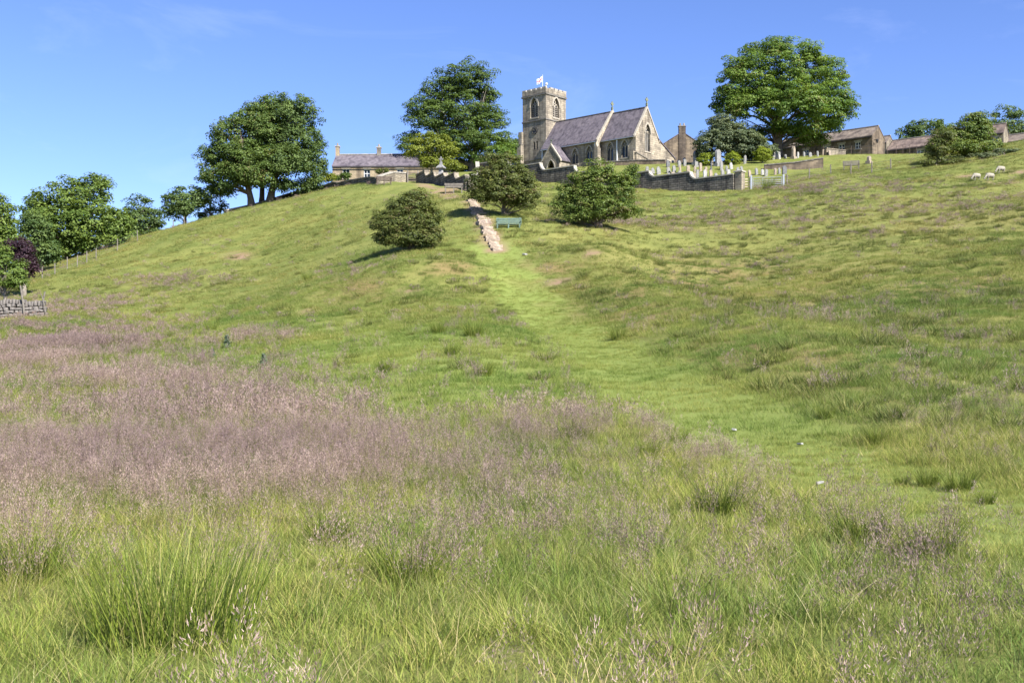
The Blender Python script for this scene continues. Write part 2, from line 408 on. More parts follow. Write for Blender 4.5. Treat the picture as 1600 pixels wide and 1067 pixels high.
def proj(x, y, z):
    y = np.maximum(y, .5); return 800+F*x/y, 533-F*(z-EYE)/y

def blob(px, py, cx, cy, rx, ry, soft=.5):
    d = np.hypot((px-cx)/rx, (py-cy)/ry); return 1-sstep(1-soft, 1+soft, d)

def masks(x, y, z):
    """vegetation cover of the field: tall flowering grass, worn path, brown banks"""
    px, py = proj(x, y, z)
    inside = sstep(-350, -50, px)*(1-sstep(1650, 1950, px))*sstep(3.0, 4.5, y)
    n = fbm(x, y, 2.4, 51, 3); nb = fbm(x, y, 7, 61, 3)
    p = np.zeros(np.shape(x))
    for c in [(60,640,330,135),(300,700,330,110),(-60,770,420,150),(90,560,150,30),(470,650,140,80),(520,750,160,60)]:
        p = np.maximum(p, blob(px, py, *c))
    q = np.zeros(np.shape(x))
    for c, s in [((760,790,190,75),.58),((960,850,160,70),.42),((840,690,110,35),.5),((1060,700,60,28),.4),((1120,735,70,22),.7),((1300,830,150,28),.6),((1430,1010,130,70),.8),
              ((1050,960,160,70),.5),((300,1010,70,40),.6),((700,900,150,60),.35),((1480,860,120,40),.5),((500,960,120,60),.2),((60,930,70,60),.5),((220,850,360,55),.42),((-20,880,160,80),.5),((620,980,160,60),.3),
              ((720,565,55,18),.7),((400,535,95,15),.6),((120,475,110,18),.35),((1280,500,90,22),.1),((1480,640,120,50),.15),((270,440,90,12),.5),((1120,420,120,30),.15),
              ((1180,345,240,28),.2),((1450,330,180,30),.22),((980,345,110,22),.2),((1300,295,110,14),.35),((720,440,60,12),.2),((560,430,50,12),.3)]:
        q = np.maximum(q, min(1, 1.25*s)*blob(px, py, *c))
    nf = fbm(x, y, 1.1, 57, 2)
    tall = np.maximum(.82*p, .85*q)*sstep(.36, .58, .55*n+.45*nf+.08*p)*(.35+.65*sstep(.38, .56, fbm(x, y, 3.6, 63, 2)+.16*blob(px, py, 200, 690, 420, 100)))
    tall = tall*(1-.9*np.exp(-((x+1.95)**2+(y-6.0)**2)/.65**2))
    back = .5*sstep(.5, .65, nb)
    tall = tall*inside + back*(1-inside)
    dp = dist_path(x, y); path = 1-sstep(1.2, 1.9, dp+.9*(n-.5))
    lawn = np.maximum(blob(px, py, 640, 590, 210, 48), blob(px, py, 620, 545, 260, 40))
    tall = tall*(1-path)*(1-.85*lawn)
    bank = np.zeros(np.shape(x))
    for c in [(580,455,110,20),(880,425,80,26),(1010,470,150,40),(370,398,26,6),(1230,520,200,45),(1150,440,160,35),(700,420,60,14),(1500,480,120,60)]:
        bank = np.maximum(bank, blob(px, py, *c, .6))
    bank = bank*sstep(.35, .6, fbm(x, y, 1.6, 71))
    bare = np.zeros(np.shape(x))
    for c in [(372,400,20,5),(880,438,16,4),(925,396,14,5),(865,443,12,3),(700,296,18,3),(684,300,10,3),(1510,276,14,3),(1590,268,25,2.5),(1560,285,30,2),(640,455,16,3),(480,487,12,3)]:
        bare = np.maximum(bare, blob(px, py, *c, .6))
    sp = np.array([(X(a_, d_), d_) for a_, d_ in ((775,66.0),(762,72.0),(750,78.0),(741,82.5),(732,87.0),(700,98),(650,112))])
    ds = np.full(np.shape(x), 1e9)
    for (x0, y0), (x1, y1) in zip(sp[:-1], sp[1:]):
        t_ = np.clip(((x-x0)*(x1-x0)+(y-y0)*(y1-y0))/((x1-x0)**2+(y1-y0)**2), 0, 1); ds = np.minimum(ds, np.hypot(x-x0-t_*(x1-x0), y-y0-t_*(y1-y0)))
    bare = np.maximum(bare, .9*(1-sstep(.45, 1.0, ds)))
    return tall, path, bank, bare*sstep(.3, .5, fbm(x, y, .7, 77)), n, nb, px, py, lawn

tall_m, path_m, bank_m, bare_m, *_ = masks(gx, gy, GZ)
gm, gt, gp = newmat('pasture_ground'); N = gt.nodes.new; L = gt.links.new
tcn = N('ShaderNodeTexCoord')
def noise_node(sc, det=5, ro=.6):
    n = N('ShaderNodeTexNoise'); n.inputs['Scale'].default_value = sc; n.inputs['Detail'].default_value = det; n.inputs['Roughness'].default_value = ro
    L(tcn.outputs['Object'], n.inputs['Vector']); return n
def attr(nm):
    a = N('ShaderNodeAttribute'); a.attribute_name = nm; return a.outputs['Fac']
def mixc(f, a, b):
    m = N('ShaderNodeMix'); m.data_type = 'RGBA'
    for s, v in ((0, f), (6, a), (7, b)):
        if isinstance(v, tuple): m.inputs[s].default_value = (*v, 1)
        else: L(v, m.inputs[s])
    return m.outputs[2]
def ramp(inp, p0, p1):
    r = N('ShaderNodeMapRange'); r.inputs[1].default_value = p0; r.inputs[2].default_value = p1; L(inp, r.inputs[0]); return r.outputs[0]
nA = noise_node(.35); nB = noise_node(2.5, 7, .7); nC = noise_node(14, 6, .7)
col = mixc(ramp(nA.outputs['Fac'], .38, .62), (.120,.150,.034), (.185,.195,.052))
col = mixc(ramp(nB.outputs['Fac'], .5, .72), col, (.10,.115,.026))
col = mixc(ramp(nC.outputs['Fac'], .5, .75), col, (.21,.20,.07))
col = mixc(attr('path'), col, (.18,.22,.055))
col = mixc(attr('rough'), col, (.205,.192,.062))
col = mixc(attr('lush'), col, (.185,.225,.055))
col = mixc(attr('tall'), col, (.10,.095,.04))
col = mixc(attr('bank'), col, (.20,.155,.065))
col = mixc(attr('bare'), col, (.25,.17,.11))
L(col, gp.inputs['Base Color']); gp.inputs['Roughness'].default_value = .95; gp.inputs['Specular IOR Level'].default_value = .1
bp = N('ShaderNodeBump'); bp.inputs['Strength'].default_value = .8; bp.inputs['Distance'].default_value = .08
L(nC.outputs['Fac'], bp.inputs['Height']); L(bp.outputs[0], gp.inputs['Normal'])
me = np_mesh('hillside', np.stack([gx.ravel(), gy.ravel(), GZ.ravel()], -1), quads, [gm])
_sd = gx - np.interp(gy, PATH[::-1, 1], PATH[::-1, 0])
rough_m = sstep(1.5, 4, _sd)*sstep(12, 20, gy)*(1-sstep(75, 105, gy))*(.35+.65*sstep(.4, .6, fbm(gx, gy, 3.5, 171)))*.8
lush_m = np.maximum(_[4], .9*path_m)*(gy < 70)
for nm, a in (('rough', rough_m), ('lush', lush_m), ('tall', tall_m), ('path', path_m), ('bank', bank_m), ('bare', bare_m)):
    at_ = me.attributes.new(nm, 'FLOAT', 'POINT'); at_.data.foreach_set('value', a.ravel().astype(np.float32))
me.polygons.foreach_set('use_smooth', np.ones(len(me.polygons), bool))
hill = obj('hillside', me); tag(hill, 'green pasture hillside rising to the village', kind='structure')

# ------------------------------------------------------------------ trees
def tri_leaves(P, Nn, size, asp=.6, droop=0):
    n = len(P)
    t = rng.normal(size=(n, 3)); t[:, 2] -= droop
    t -= (t*Nn).sum(1, keepdims=True)*Nn; t /= np.linalg.norm(t, axis=1, keepdims=True)+1e-9
    b = np.cross(Nn, t); s = size*rng.uniform(.45, 1.4, (n, 1))
    V = np.stack([P-t*s*.5, P+b*s*asp*.5-Nn*s*.08, P+t*s*.55, P-b*s*asp*.5-Nn*s*.08], 1).reshape(-1, 3)
    return V, np.arange(4*n).reshape(n, 4)

def unit(n):
    d = rng.normal(size=(n, 3)); return d/np.linalg.norm(d, axis=1, keepdims=True)

def tree(name, label, cat, px, D, lobes, mat, base_z=None, clump=1.0, nper=95, leaf=.26, dens=1.0, trunk=.45, bark='bark2',
         stems=None, flat=.6, group=None, droop=0, limbs=14, fork=.35, inner=.25, squash=.8, rag=1.16):
    """lobes: (px, py, rx, ry[, depth offset m]) ellipsoids measured in the photo, turned to metres at distance D"""
    bx = X(px, D); bz = gz(bx, D) if base_z is None else base_z
    root = empty(name, (bx, D, bz), 0, label, cat, group)
    L3 = []
    for l in lobes:
        dy = l[4] if len(l) > 4 else 0
        rx = l[2]/F*D; rz = l[3]/F*D
        L3.append((np.array([X(l[0], D)-bx, dy, Zp(l[1], D)-bz]), np.array([rx, (rx*.6+rz*.4)*squash, rz])))
    cc = []; od = []
    for c, r in L3:
        area = 4*math.pi*((r[0]*r[1])**1.6/3+(r[0]*r[2])**1.6/3+(r[1]*r[2])**1.6/3)**(1/1.6)
        n = int(max(8, 1.4*dens*area/(clump*clump*2.0)))
        d = unit(n); f = np.where(rng.random(n) < inner, rng.uniform(.25, .65, n), np.where(rng.random(n) < .13, rng.uniform(1.0, rag, n), rng.uniform(.72, 1.0, n)))[:, None]
        pts = c + d*np.maximum(r-clump*.55, r*.4)*f
        keep = np.ones(n, bool)
        for c2, r2 in L3:
            if c2 is not c: keep &= ~((((pts-c2)/r2)**2).sum(1) < .35)
        keep &= pts[:, 2] > .2*clump
        cc.append(pts[keep]); od.append(d[keep])
    cc = np.concatenate(cc); od = np.concatenate(od); nc = len(cc)
    rc = clump*rng.uniform(.6, 1.3, nc); k = nper
    d = unit(nc*k); d[:, 2] = np.where((d[:, 2] < 0) & (rng.random(nc*k) < .6), -d[:, 2], d[:, 2])
    rr = np.repeat(rc, k)[:, None]
    P = np.repeat(cc, k, 0) + d*rr*np.array([1, 1, flat])*np.cbrt(rng.uniform(.25, 1.1, (nc*k, 1)))
    if droop: P[:, 2] -= droop*rr[:, 0]*rng.random(nc*k)**2
    Nn = d*.55 + np.repeat(od, k, 0)*.35 + np.array([0, 0, .55]) + rng.normal(size=(nc*k, 3))*.38
    Nn /= np.linalg.norm(Nn, axis=1, keepdims=True)
    ok = P[:, 2] > .05; P = P[ok]; Nn = Nn[ok]
    V, Fc = tri_leaves(P, Nn, leaf, .7, droop)
    sh = np.clip(np.repeat(rng.normal(.5, .27, nc), k)[ok] + rng.normal(0, .2, len(P)), 0, 1)
    crown = obj('crown', np_mesh('crown', V, Fc, [mat], {'shade': sh}), root)
    # trunk and limbs
    top = np.max([c[2]+r[2] for c, r in L3]); ctr = np.mean([c for c, r in L3], 0)
    for (sx, lean) in (stems or [(0, 0)]):
        mb = MB(); h = top*.72; p = []; ra = []
        for i in range(7):
            t = i/6
            p.append((sx + (ctr[0]*.6*(0 if stems else 1)+lean)*t + random.uniform(-.12, .12)*trunk*2*(t > 0), ctr[1]*t + random.uniform(-.1, .1)*(t > 0), -.5+(h+.5)*t))
            ra.append(trunk*(1.35 if i == 0 else 1)*(1-.8*t))
        mb.tube(p, ra, 9)
        order = rng.permutation(nc)[:limbs*4]
        for j, ci in enumerate(order):
            q = cc[ci]; tt = min(.92, max(fork*.6, (q[2]/max(h, .1))*.62+random.uniform(-.08, .05)))
            if tt*h > q[2]+.3 : tt = max(.12, (q[2]-.3)/h)
            a = Vector(p[0]).lerp(Vector(p[-1]), tt) if False else Vector(np.array([np.interp(tt, np.linspace(0, 1, 7), [pp[m_] for pp in p]) for m_ in range(3)]))
            b = Vector(q); mid = a.lerp(b, .5); mid.z += (b-a).length*.06 + random.uniform(-.2, .2)
            r0 = trunk*(1-.8*tt)*(.5 if j < limbs else .22)
            mb.tube([a, a.lerp(mid, .5)+Vector((0, 0, .1)), mid, b], [r0, r0*.75, r0*.5, r0*.15], 5, False)
        mb.build('trunk', M[bark], root, smooth=True)
    return root

LF = {
 'syc': leafmat('sycamore_leaf', (.050,.105,.016), (.105,.175,.028), (.15,.15,.04)),
 'dark': leafmat('dark_leaf', (.036,.070,.014), (.075,.125,.024)),
 'beech': leafmat('beech_leaf', (.045,.085,.018), (.085,.135,.028), (.14,.12,.045)),
 'ash': leafmat('ash_leaf', (.045,.085,.022), (.085,.135,.035)),
 'lime': leafmat('pale_leaf', (.058,.105,.018), (.108,.165,.032)),
 'yellow': leafmat('golden_green_leaf', (.085,.12,.014), (.145,.185,.024)),
 'gold': leafmat('golden_yew_leaf', (.11,.16,.014), (.175,.235,.020)),
 'haw': leafmat('hawthorn_leaf', (.045,.068,.016), (.090,.118,.026), (.14,.11,.05)),
 'haw2': leafmat('hawthorn_bright_leaf', (.052,.095,.018), (.105,.155,.028), (.15,.14,.05)),
 'grey': leafmat('grey_green_leaf', (.055,.085,.040), (.105,.140,.065)),
 'purple': leafmat('copper_leaf', (.024,.014,.019), (.044,.025,.032)),
 'thistle': leafmat('thistle_leaf', (.06,.10,.06), (.12,.17,.11)),
}
tree('sycamore_tree', 'huge rounded sycamore towering over the headstones beside the long cottage', 'tree', 1213, 146,
     [(1222,115,88,56),(1160,135,50,45,-2),(1285,125,48,42,1),(1135,160,30,30,-1),(1165,175,50,30,-4),(1225,170,60,40,-5),(1290,175,44,36,-2),(1300,150,34,32,0),(1240,203,50,24,-2),(1180,212,45,22,1),(1300,192,26,18,1),(1160,226,34,14,0),(1262,216,36,16,0),(1225,85,60,30,0)],
     LF['syc'], clump=1.05, nper=140, leaf=.24, trunk=.75, bark='bark', limbs=18, dens=.85, fork=.2, flat=.52)
tree('broad_tree', 'tall dark green double-crowned tree behind the golden green tree', 'tree', 713, 150,
     [(733,125,46,34),(690,140,38,36,1),(760,140,22,24,2),(665,180,38,36,0),(715,185,50,44,-1),(768,185,30,36,0),(640,220,22,26,1),(745,225,48,34,-2),(790,225,22,28,1),(700,230,50,30,0),(740,255,55,18,2),(690,258,45,16,2)],
     LF['dark'], clump=1.0, nper=125, leaf=.23, trunk=.55, dens=.85, limbs=18, flat=.55, stems=[(-1.6, -.8), (2.2, 1.6)])
tree('small_tree', 'small golden green round tree behind the stone cross', 'tree', 674, 128,
     [(674,228,38,25),(650,235,20,18,-1),(700,238,18,20,-1),(680,255,32,14,-.5)], LF['yellow'], clump=.7, nper=85, leaf=.19, trunk=.2, dens=.95, limbs=8)
tree('green_shrub_tree', 'bright green leafy bush between the dark tree and church tower', 'tree', 778, 146,
     [(778,240,22,18),(795,235,14,16,1),(755,252,16,12,0)], LF['syc'], clump=.75, nper=85, leaf=.2, trunk=.15, limbs=6)
tree('elder_shrub', 'yellowish shrub growing low beside the stone cross', 'shrub', 700, 122,
     [(702,258,18,10),(716,262,12,8)], LF['yellow'], clump=.5, nper=80, leaf=.15, trunk=.08, limbs=5)
# beech clump on the left shoulder
tree('beech_tree', 'leftmost of three beeches crowning the left shoulder of the hill', 'tree', 394, 127,
     [(365,225,46,48),(390,200,50,44,1),(335,250,30,32,0),(355,278,44,26,-1),(400,262,45,38,-2),(345,296,26,14,0)], LF['beech'], clump=.8, nper=110, leaf=.22, trunk=.45, bark='bark', dens=.85, droop=.5, group='beeches on the shoulder')
tree('beech_tree', 'middle one of three beeches crowning the left shoulder of the hill', 'tree', 408, 130,
     [(425,185,50,42),(420,225,50,46,-1),(405,265,40,28,-1)], LF['beech'], clump=.8, nper=110, leaf=.22, trunk=.38, bark='bark', dens=.85, droop=.5, group='beeches on the shoulder')
tree('beech_tree', 'rightmost and tallest of three beeches crowning the left shoulder', 'tree', 421, 128,
     [(462,175,36,36),(470,215,40,50,0),(455,255,44,32,-2),(490,250,22,40,1),(448,288,30,16,-1),(485,285,22,16,0)], LF['ash'], clump=.8, nper=105, leaf=.22, trunk=.5, bark='bark', dens=.8, droop=.8, group='beeches on the shoulder')
# trees down the left skyline
def skytree(name, label, px, D, lobes, mat, **k):
    b = X(px, D); return tree(name, label, 'tree', px, D, lobes, LF[mat], group='trees along the left skyline', **k)
skytree('pale_tree', 'large pale green tree with leaning trunk left of the skyline fence', 103, 118,
     [(125,310,52,40),(85,330,42,42,-1),(150,350,50,42,-2),(110,370,50,38,-2),(185,355,30,34,-1),(75,375,30,30,0),(140,290,36,24,1)], 'lime', clump=.95, nper=75, leaf=.28, trunk=.5, bark='bark', dens=.9)
skytree('thin_tree', 'slim blue-green tree just right of the large pale tree', 218, 132,
     [(215,335,26,34),(235,345,20,26,1),(205,365,26,22,-1),(238,368,16,14,0)], 'ash', clump=.8, nper=80, leaf=.24, trunk=.28, dens=.85, limbs=9)
skytree('round_tree', 'small round dark tree on a short trunk standing on the skyline', 289, 126,
     [(285,312,34,24),(305,308,26,22,1),(268,325,20,22,0),(295,328,22,16,-1)], 'ash', clump=.75, nper=80, leaf=.23, trunk=.26, bark='bark', dens=.75, limbs=9)
skytree('airy_tree', 'open airy tree between the round tree and the beeches', 328, 130,
     [(325,318,26,18),(345,322,16,14,0),(315,335,20,12,1)], 'ash', clump=.6, nper=45, leaf=.22, trunk=.16, dens=.5, limbs=10)
skytree('fence_tree', 'pale bushy tree with low branches above the skyline fence posts', 168, 124,
     [(172,385,38,24),(195,378,26,22,1),(150,392,28,18,-1)], 'lime', clump=.8, nper=80, leaf=.24, trunk=.3, bark='bark', dens=.85, limbs=8)
skytree('edge_tree', 'light green tree cut by the left edge of the view', 5, 92,
     [(0,335,28,36),(-25,350,40,60,0),(10,370,22,26,0)], 'lime', clump=.75, nper=85, leaf=.22, trunk=.3, dens=.8)
skytree('copper_beech', 'dark purple copper beech behind the dry stone wall', 38, 86,
     [(34,395,24,22),(18,385,26,26,1),(46,416,16,20,0)], 'purple', clump=.6, nper=100, leaf=.16, trunk=.22, dens=.9, droop=.5)
skytree('wall_shrub_tree', 'bright green bushy tree right behind the dry stone wall', 10, 74,
     [(12,425,34,30),(-15,420,34,40,0),(30,440,20,18,-.5),(0,400,20,20,0)], 'lime', clump=.5, nper=90, leaf=.14, trunk=.14, dens=.9)
skytree('dark_tree', 'dark tree half hidden behind the large pale tree', 60, 140, [(55,345,30,44),(75,400,30,30),(20,380,24,40)], 'dark', clump=1., nper=70, leaf=.3, trunk=.3, dens=.6)
skytree('far_tree', 'dark low tree deep behind the skyline fence', 130, 150, [(130,385,50,26),(190,385,40,22),(235,375,22,12)], 'dark', clump=1., nper=70, leaf=.3, trunk=.3, dens=.7)
skytree('mid_green_tree', 'mid green tree filling the gap right of the copper beech', 62, 110,
     [(58,360,30,34),(70,395,30,26,0),(40,350,18,24,1)], 'ash', clump=.85, nper=85, leaf=.24, trunk=.3, dens=.85, limbs=9)
skytree('belt_tree', 'mid green tree in the belt behind the slim blue-green tree', 195, 136,
     [(190,362,36,30),(225,372,28,20,0),(165,352,26,28,1)], 'ash', clump=.9, nper=85, leaf=.25, trunk=.3, dens=.85, limbs=9)
# hawthorns on the bank
tree('hawthorn_bush', 'dense rounded hawthorn bush left of the stone steps', 'bush', 640, 67,
     [(636,348,50,34),(606,352,32,28,0),(672,346,28,32,0),(648,314,30,24,.3),(622,322,20,18,.2),(640,372,48,18,-.3),(605,372,26,14,0),(675,372,22,14,0)], LF['haw'], clump=.40, nper=100, leaf=.10, trunk=.14, dens=1.0, bark='bark', limbs=12, fork=.1, rag=1.32, group='hawthorns on the bank')
tree('hawthorn_bush', 'spreading olive hawthorn above the green bench beside the steps', 'bush', 787, 78,
     [(785,278,46,30),(755,285,30,28,0),(815,288,26,30,.2),(790,256,30,20,.4),(785,305,50,18,-.4),(835,300,10,16,0),(748,300,18,18,0),(815,318,24,12,0),(765,245,14,10,.4)], LF['haw'], clump=.42, nper=95, leaf=.115, trunk=.2, dens=.95, bark='bark', limbs=14, fork=.15, rag=1.32, group='hawthorns on the bank')
tree('hawthorn_bush', 'bright green wide hawthorn in front of the churchyard wall', 'bush', 938, 75,
     [(932,285,50,28),(900,300,36,30,0),(965,295,34,34,.2),(938,265,26,20,.4),(985,275,14,18,.4),(885,325,30,18,0),(940,325,52,24,-.3),(905,340,30,10,-.4),(965,330,34,18,0),(990,262,8,10,.3)], LF['haw2'], clump=.42, nper=95, leaf=.115, trunk=.2, dens=.9, bark='bark', limbs=14, fork=.12, rag=1.32, group='hawthorns on the bank')
# churchyard and right hand side
tree('rowan_tree', 'grey-green spreading tree below the big sycamore', 'tree', 1135, 141,
     [(1140,212,42,24),(1115,225,34,24,-.5),(1165,225,34,22,-.5),(1130,192,28,16,.5),(1190,235,24,14,0),(1100,238,22,14,0)], LF['grey'], clump=.7, nper=95, leaf=.22, trunk=.22, dens=.95, limbs=8)
for px, py, rr, lb in ((1102,250,13,'leftmost of three clipped golden yews among the headstones'), (1145,249,15,'middle one of three clipped golden yews among the headstones'), (1192,242,16,'rightmost of three clipped golden yews, nearest the sycamore trunk')):
    D = 138; b = Zp(py+11, D)
    tree('golden_yew', lb, 'bush', px, D, [(px,py,rr,12),(px,py-2,rr*.7,12)], LF['gold'], clump=.3, nper=90, leaf=.10, trunk=.07, limbs=4, inner=.1, base_z=min(b, gz(X(px, D), D)), group='clipped golden yews')
tree('thicket_tree', 'dense hawthorn thicket tree above the grazing sheep', 'tree', 1520, 117,
     [(1520,205,34,22),(1540,198,22,22,1),(1524,188,24,16,0),(1490,215,30,22,0),(1470,235,26,20,0),(1500,240,46,20,-1),(1540,228,30,20,0)], LF['haw2'], clump=.65, nper=90, leaf=.18, trunk=.2, dens=.95, limbs=9)
tree('thicket_bush', 'pale twiggy bush at the left end of the thicket', 'bush', 1462, 112,
     [(1465,235,22,26),(1475,215,18,20,0),(1455,258,24,12,0),(1435,265,16,8,-.5),(1490,258,26,12,-.5)], LF['haw'], clump=.5, nper=80, leaf=.15, trunk=.12, dens=.85, limbs=8)
tree('low_scrub', 'low scrub trailing down the slope right of the thicket', 'bush', 1540, 112,
     [(1545,245,30,8),(1575,236,24,5),(1520,255,20,8)], LF['grey'], clump=.35, nper=60, leaf=.13, trunk=.05, dens=.8, limbs=4)
tree('village_tree', 'dark green tree behind the low red roofed barn', 'tree', 1440, 182,
     [(1445,205,36,22),(1420,212,22,16,0),(1475,200,28,20,1)], LF['ash'], clump=1., nper=75, leaf=.32, trunk=.3, dens=.75, limbs=9)
tree('village_tree', 'airy tall tree behind the pale gabled barn at the right edge', 'tree', 1580, 190,
     [(1575,190,30,28),(1600,200,26,34,1),(1560,205,18,20,0)], LF['ash'], clump=1., nper=60, leaf=.32, trunk=.3, dens=.6, limbs=12)
tree('church_tree', 'dark tree showing just left of the church tower', 'tree', 806, 190, [(806,232,10,18),(798,245,16,14)], LF['dark'], clump=.9, nper=80, leaf=.3, trunk=.2, limbs=5)
tree('garden_shrub', 'yellow flowering shrub over the cottage garden wall', 'shrub', 515, 132, [(512,277,16,9),(498,280,12,9,0)], LF['yellow'], clump=.45, nper=80, leaf=.15, trunk=.06, limbs=4)
tree('garden_shrub', 'dark round shrub below the first cottage window', 'shrub', 541, 134, [(541,275,9,7),(528,278,8,6)], LF['dark'], clump=.4, nper=80, leaf=.15, trunk=.06, limbs=4)
tree('garden_shrub', 'small reddish green shrub against the cottage wall', 'shrub', 596, 136, [(592,267,6,5),(604,268,5,6)], LF['haw'], clump=.3, nper=80, leaf=.13, trunk=.05, limbs=4)

tree('churchyard_shrub', 'dark evergreen shrub in the shade behind the golden yews', 'shrub', 1180, 152,
     [(1172,240,24,11),(1205,238,22,13),(1150,242,18,9)], LF['dark'], clump=.6, nper=80, leaf=.2, trunk=.1, limbs=5)
# ------------------------------------------------------------------ architecture helpers
def arch(cx, z0, wd, ht, n=7, rise=None):
    """pointed arch outline, bottom-left first"""
    r = rise or wd*.95; zs = z0+ht-r; pts = [(cx-wd/2, z0), (cx+wd/2, z0), (cx+wd/2, zs)]
    Rr = (r*r+(wd/2)**2)/wd                      # circle through springing and apex
    for k in range(1, n):
        a = math.asin(r/Rr)*k/n; pts.append((cx+wd/2-Rr+Rr*math.cos(a), zs+Rr*math.sin(a)))
    pts.append((cx, z0+ht))
    for k in range(n-1, 0, -1):
        a = math.asin(r/Rr)*k/n; pts.append((cx-wd/2+Rr-Rr*math.cos(a), zs+Rr*math.sin(a)))
    pts.append((cx-wd/2, zs)); return pts
def rect(x0, x1, z0, z1): return [(x0, z0), (x1, z0), (x1, z1), (x0, z1)]
def grow_poly(q, cx, cz, d):
    o = []
    for a, b in q:
        v = Vector((a-cx, b-cz)); v = v*(1+d/max(v.length, .01)); o.append((cx+v.x, cz+v.y))
    return o

def gothic_window(parent, fn, cx, z0, wd, ht, depth=.28, lights=2, louvre=False, name='window'):
    q = arch(cx, z0, wd, ht); wn = MB()
    # stone hood round the opening
    oq = q[2:]; cz = z0+ht-wd*.95
    wn.ring([(a, b) for a, b in oq], [(cx+(a-cx)*1.26, b+(.26*wd/2 if b > cz+.01 else 0)+.1*(b > cz+.01)) for a, b in oq], fn, -.10, 0.02)
    win = wn.build(name, M['dress'], parent)
    sl_ = MB(); sl_.prism(rect(cx-wd/2-.15, cx+wd/2+.15, z0-.2, z0-.002), fn, -.08, .12); sl_.build('sill', M['dress'], win)
    g = MB(); n = len(q); g.add([fn(a, b, depth-.005) for a, b in q], [tuple(range(n))])
    g.build('louvre_backing' if louvre else 'pane', M['glass'], win)
    m = MB(); t = .055*max(1, wd/1.2)
    zs = z0+ht-wd*.95
    for k in range(1, lights):
        xx = cx-wd/2+wd*k/lights; m.prism(rect(xx-t, xx+t, z0, zs+wd*.25), fn, depth-.16, depth-.02)
    lw = wd/lights
    for k in range(lights):
        xx = cx-wd/2+lw*(k+.5)
        qa = arch(xx, zs-.45*lw, lw*.98, lw*1.25, 4)[2:]; qi = [(xx+(a-xx)*.74, zs-.45*lw+(b-zs+.45*lw)*.86) for a, b in qa]
        m.ring(qi, qa, fn, depth-.15, depth-.03)
    cz2 = z0+ht-wd*.42; rr = wd*.19                # eye of the tracery
    circ = [(cx+rr*math.cos(i*math.pi/6), cz2+rr*math.sin(i*math.pi/6)) for i in range(13)]
    ci = [(cx+rr*.62*math.cos(i*math.pi/6), cz2+rr*.62*math.sin(i*math.pi/6)) for i in range(13)]
    m.ring(ci, circ, fn, depth-.15, depth-.03)
    m.build('tracery', M['dress'], win)
    if louvre:
        for k in range(6):
            zz = z0+.12+k*(ht-wd*.9)/6
            l = MB(); l.prism(rect(cx-wd/2+.03, cx+wd/2-.03, zz, zz+.16), fn, depth-.17, depth-.10); l.build('louvre', M['wood'], win)
    return win

def square_window(parent, fn, x0, x1, z0, z1, depth=.18, bars=(1, 1), lintel=True, frame='white'):
    f = MB(); t = .07
    f.ring([(x0+t, z0+t), (x1-t, z0+t), (x1-t, z1-t), (x0+t, z1-t), (x0+t, z0+t)], [(x0, z0), (x1, z0), (x1, z1), (x0, z1), (x0, z0)], fn, depth-.1, depth-.01)
    for k in range(1, bars[0]+1):
        xx = x0+(x1-x0)*k/(bars[0]+1); f.prism(rect(xx-.03, xx+.03, z0+t, z1-t), fn, depth-.085, depth-.015)
    for k in range(1, bars[1]+1):
        zz = z0+(z1-z0)*k/(bars[1]+1); f.prism(rect(x0+t, x1-t, zz-.035, zz+.035), fn, depth-.08, depth-.018)
    win = f.build('window', M[frame], parent)
    g = MB(); g.add([fn(a, b, depth-.004) for a, b in rect(x0, x1, z0, z1)], [(0, 1, 2, 3)]); g.build('pane', M['glass'], win)
    s = MB(); s.prism(rect(x0-.12, x1+.12, z0-.14, z0-.002), fn, -.07, .1)
    s.build('sill', M['dress'], win)
    if lintel:
        s = MB(); s.prism(rect(x0-.18, x1+.18, z1+.002, z1+.26), fn, -.025, .1); s.build('lintel', M['dress'], win)
    return win

def gable_roof(x0, x1, yc, half, ze, zr, th=.16, ov=.25, vov=.08):
    """two sloping slabs, ridge along x"""
    mb = MB()
    s = (zr-ze)/half
    for sg in (-1, 1):
        ye = yc+sg*(half+ov); z_e = ze-s*ov
        n = math.hypot(1, s); oy, oz = sg*s/n*th, th/n
        P = [(yc, zr), (ye, z_e), (ye+oy*0, z_e+th), (yc, zr+th*n)]
        V = [(x, a, b) for x in (x0-vov, x1+vov) for a, b in P]
        mb.add(V, [(0,1,2,3), (7,6,5,4), (0,4,5,1), (1,5,6,2), (2,6,7,3), (3,7,4,0)])
    return mb

# ------------------------------------------------------------------ church
CH = empty('church', (X(853, 170), 170, 28.6), R(-42.5), 'stone parish church with square tower and purple slate roofs', 'church')
TW = 5.2
S_ = lambda y0: (lambda a, b, d: (a, y0+d, b))          # wall facing -y (south) at y0
E_ = lambda x0: (lambda a, b, d: (x0-d, a, b))          # wall facing +x (east)
W_ = lambda x0: (lambda a, b, d: (x0+d, a, b))
N_ = lambda y0: (lambda a, b, d: (a, y0-d, b))
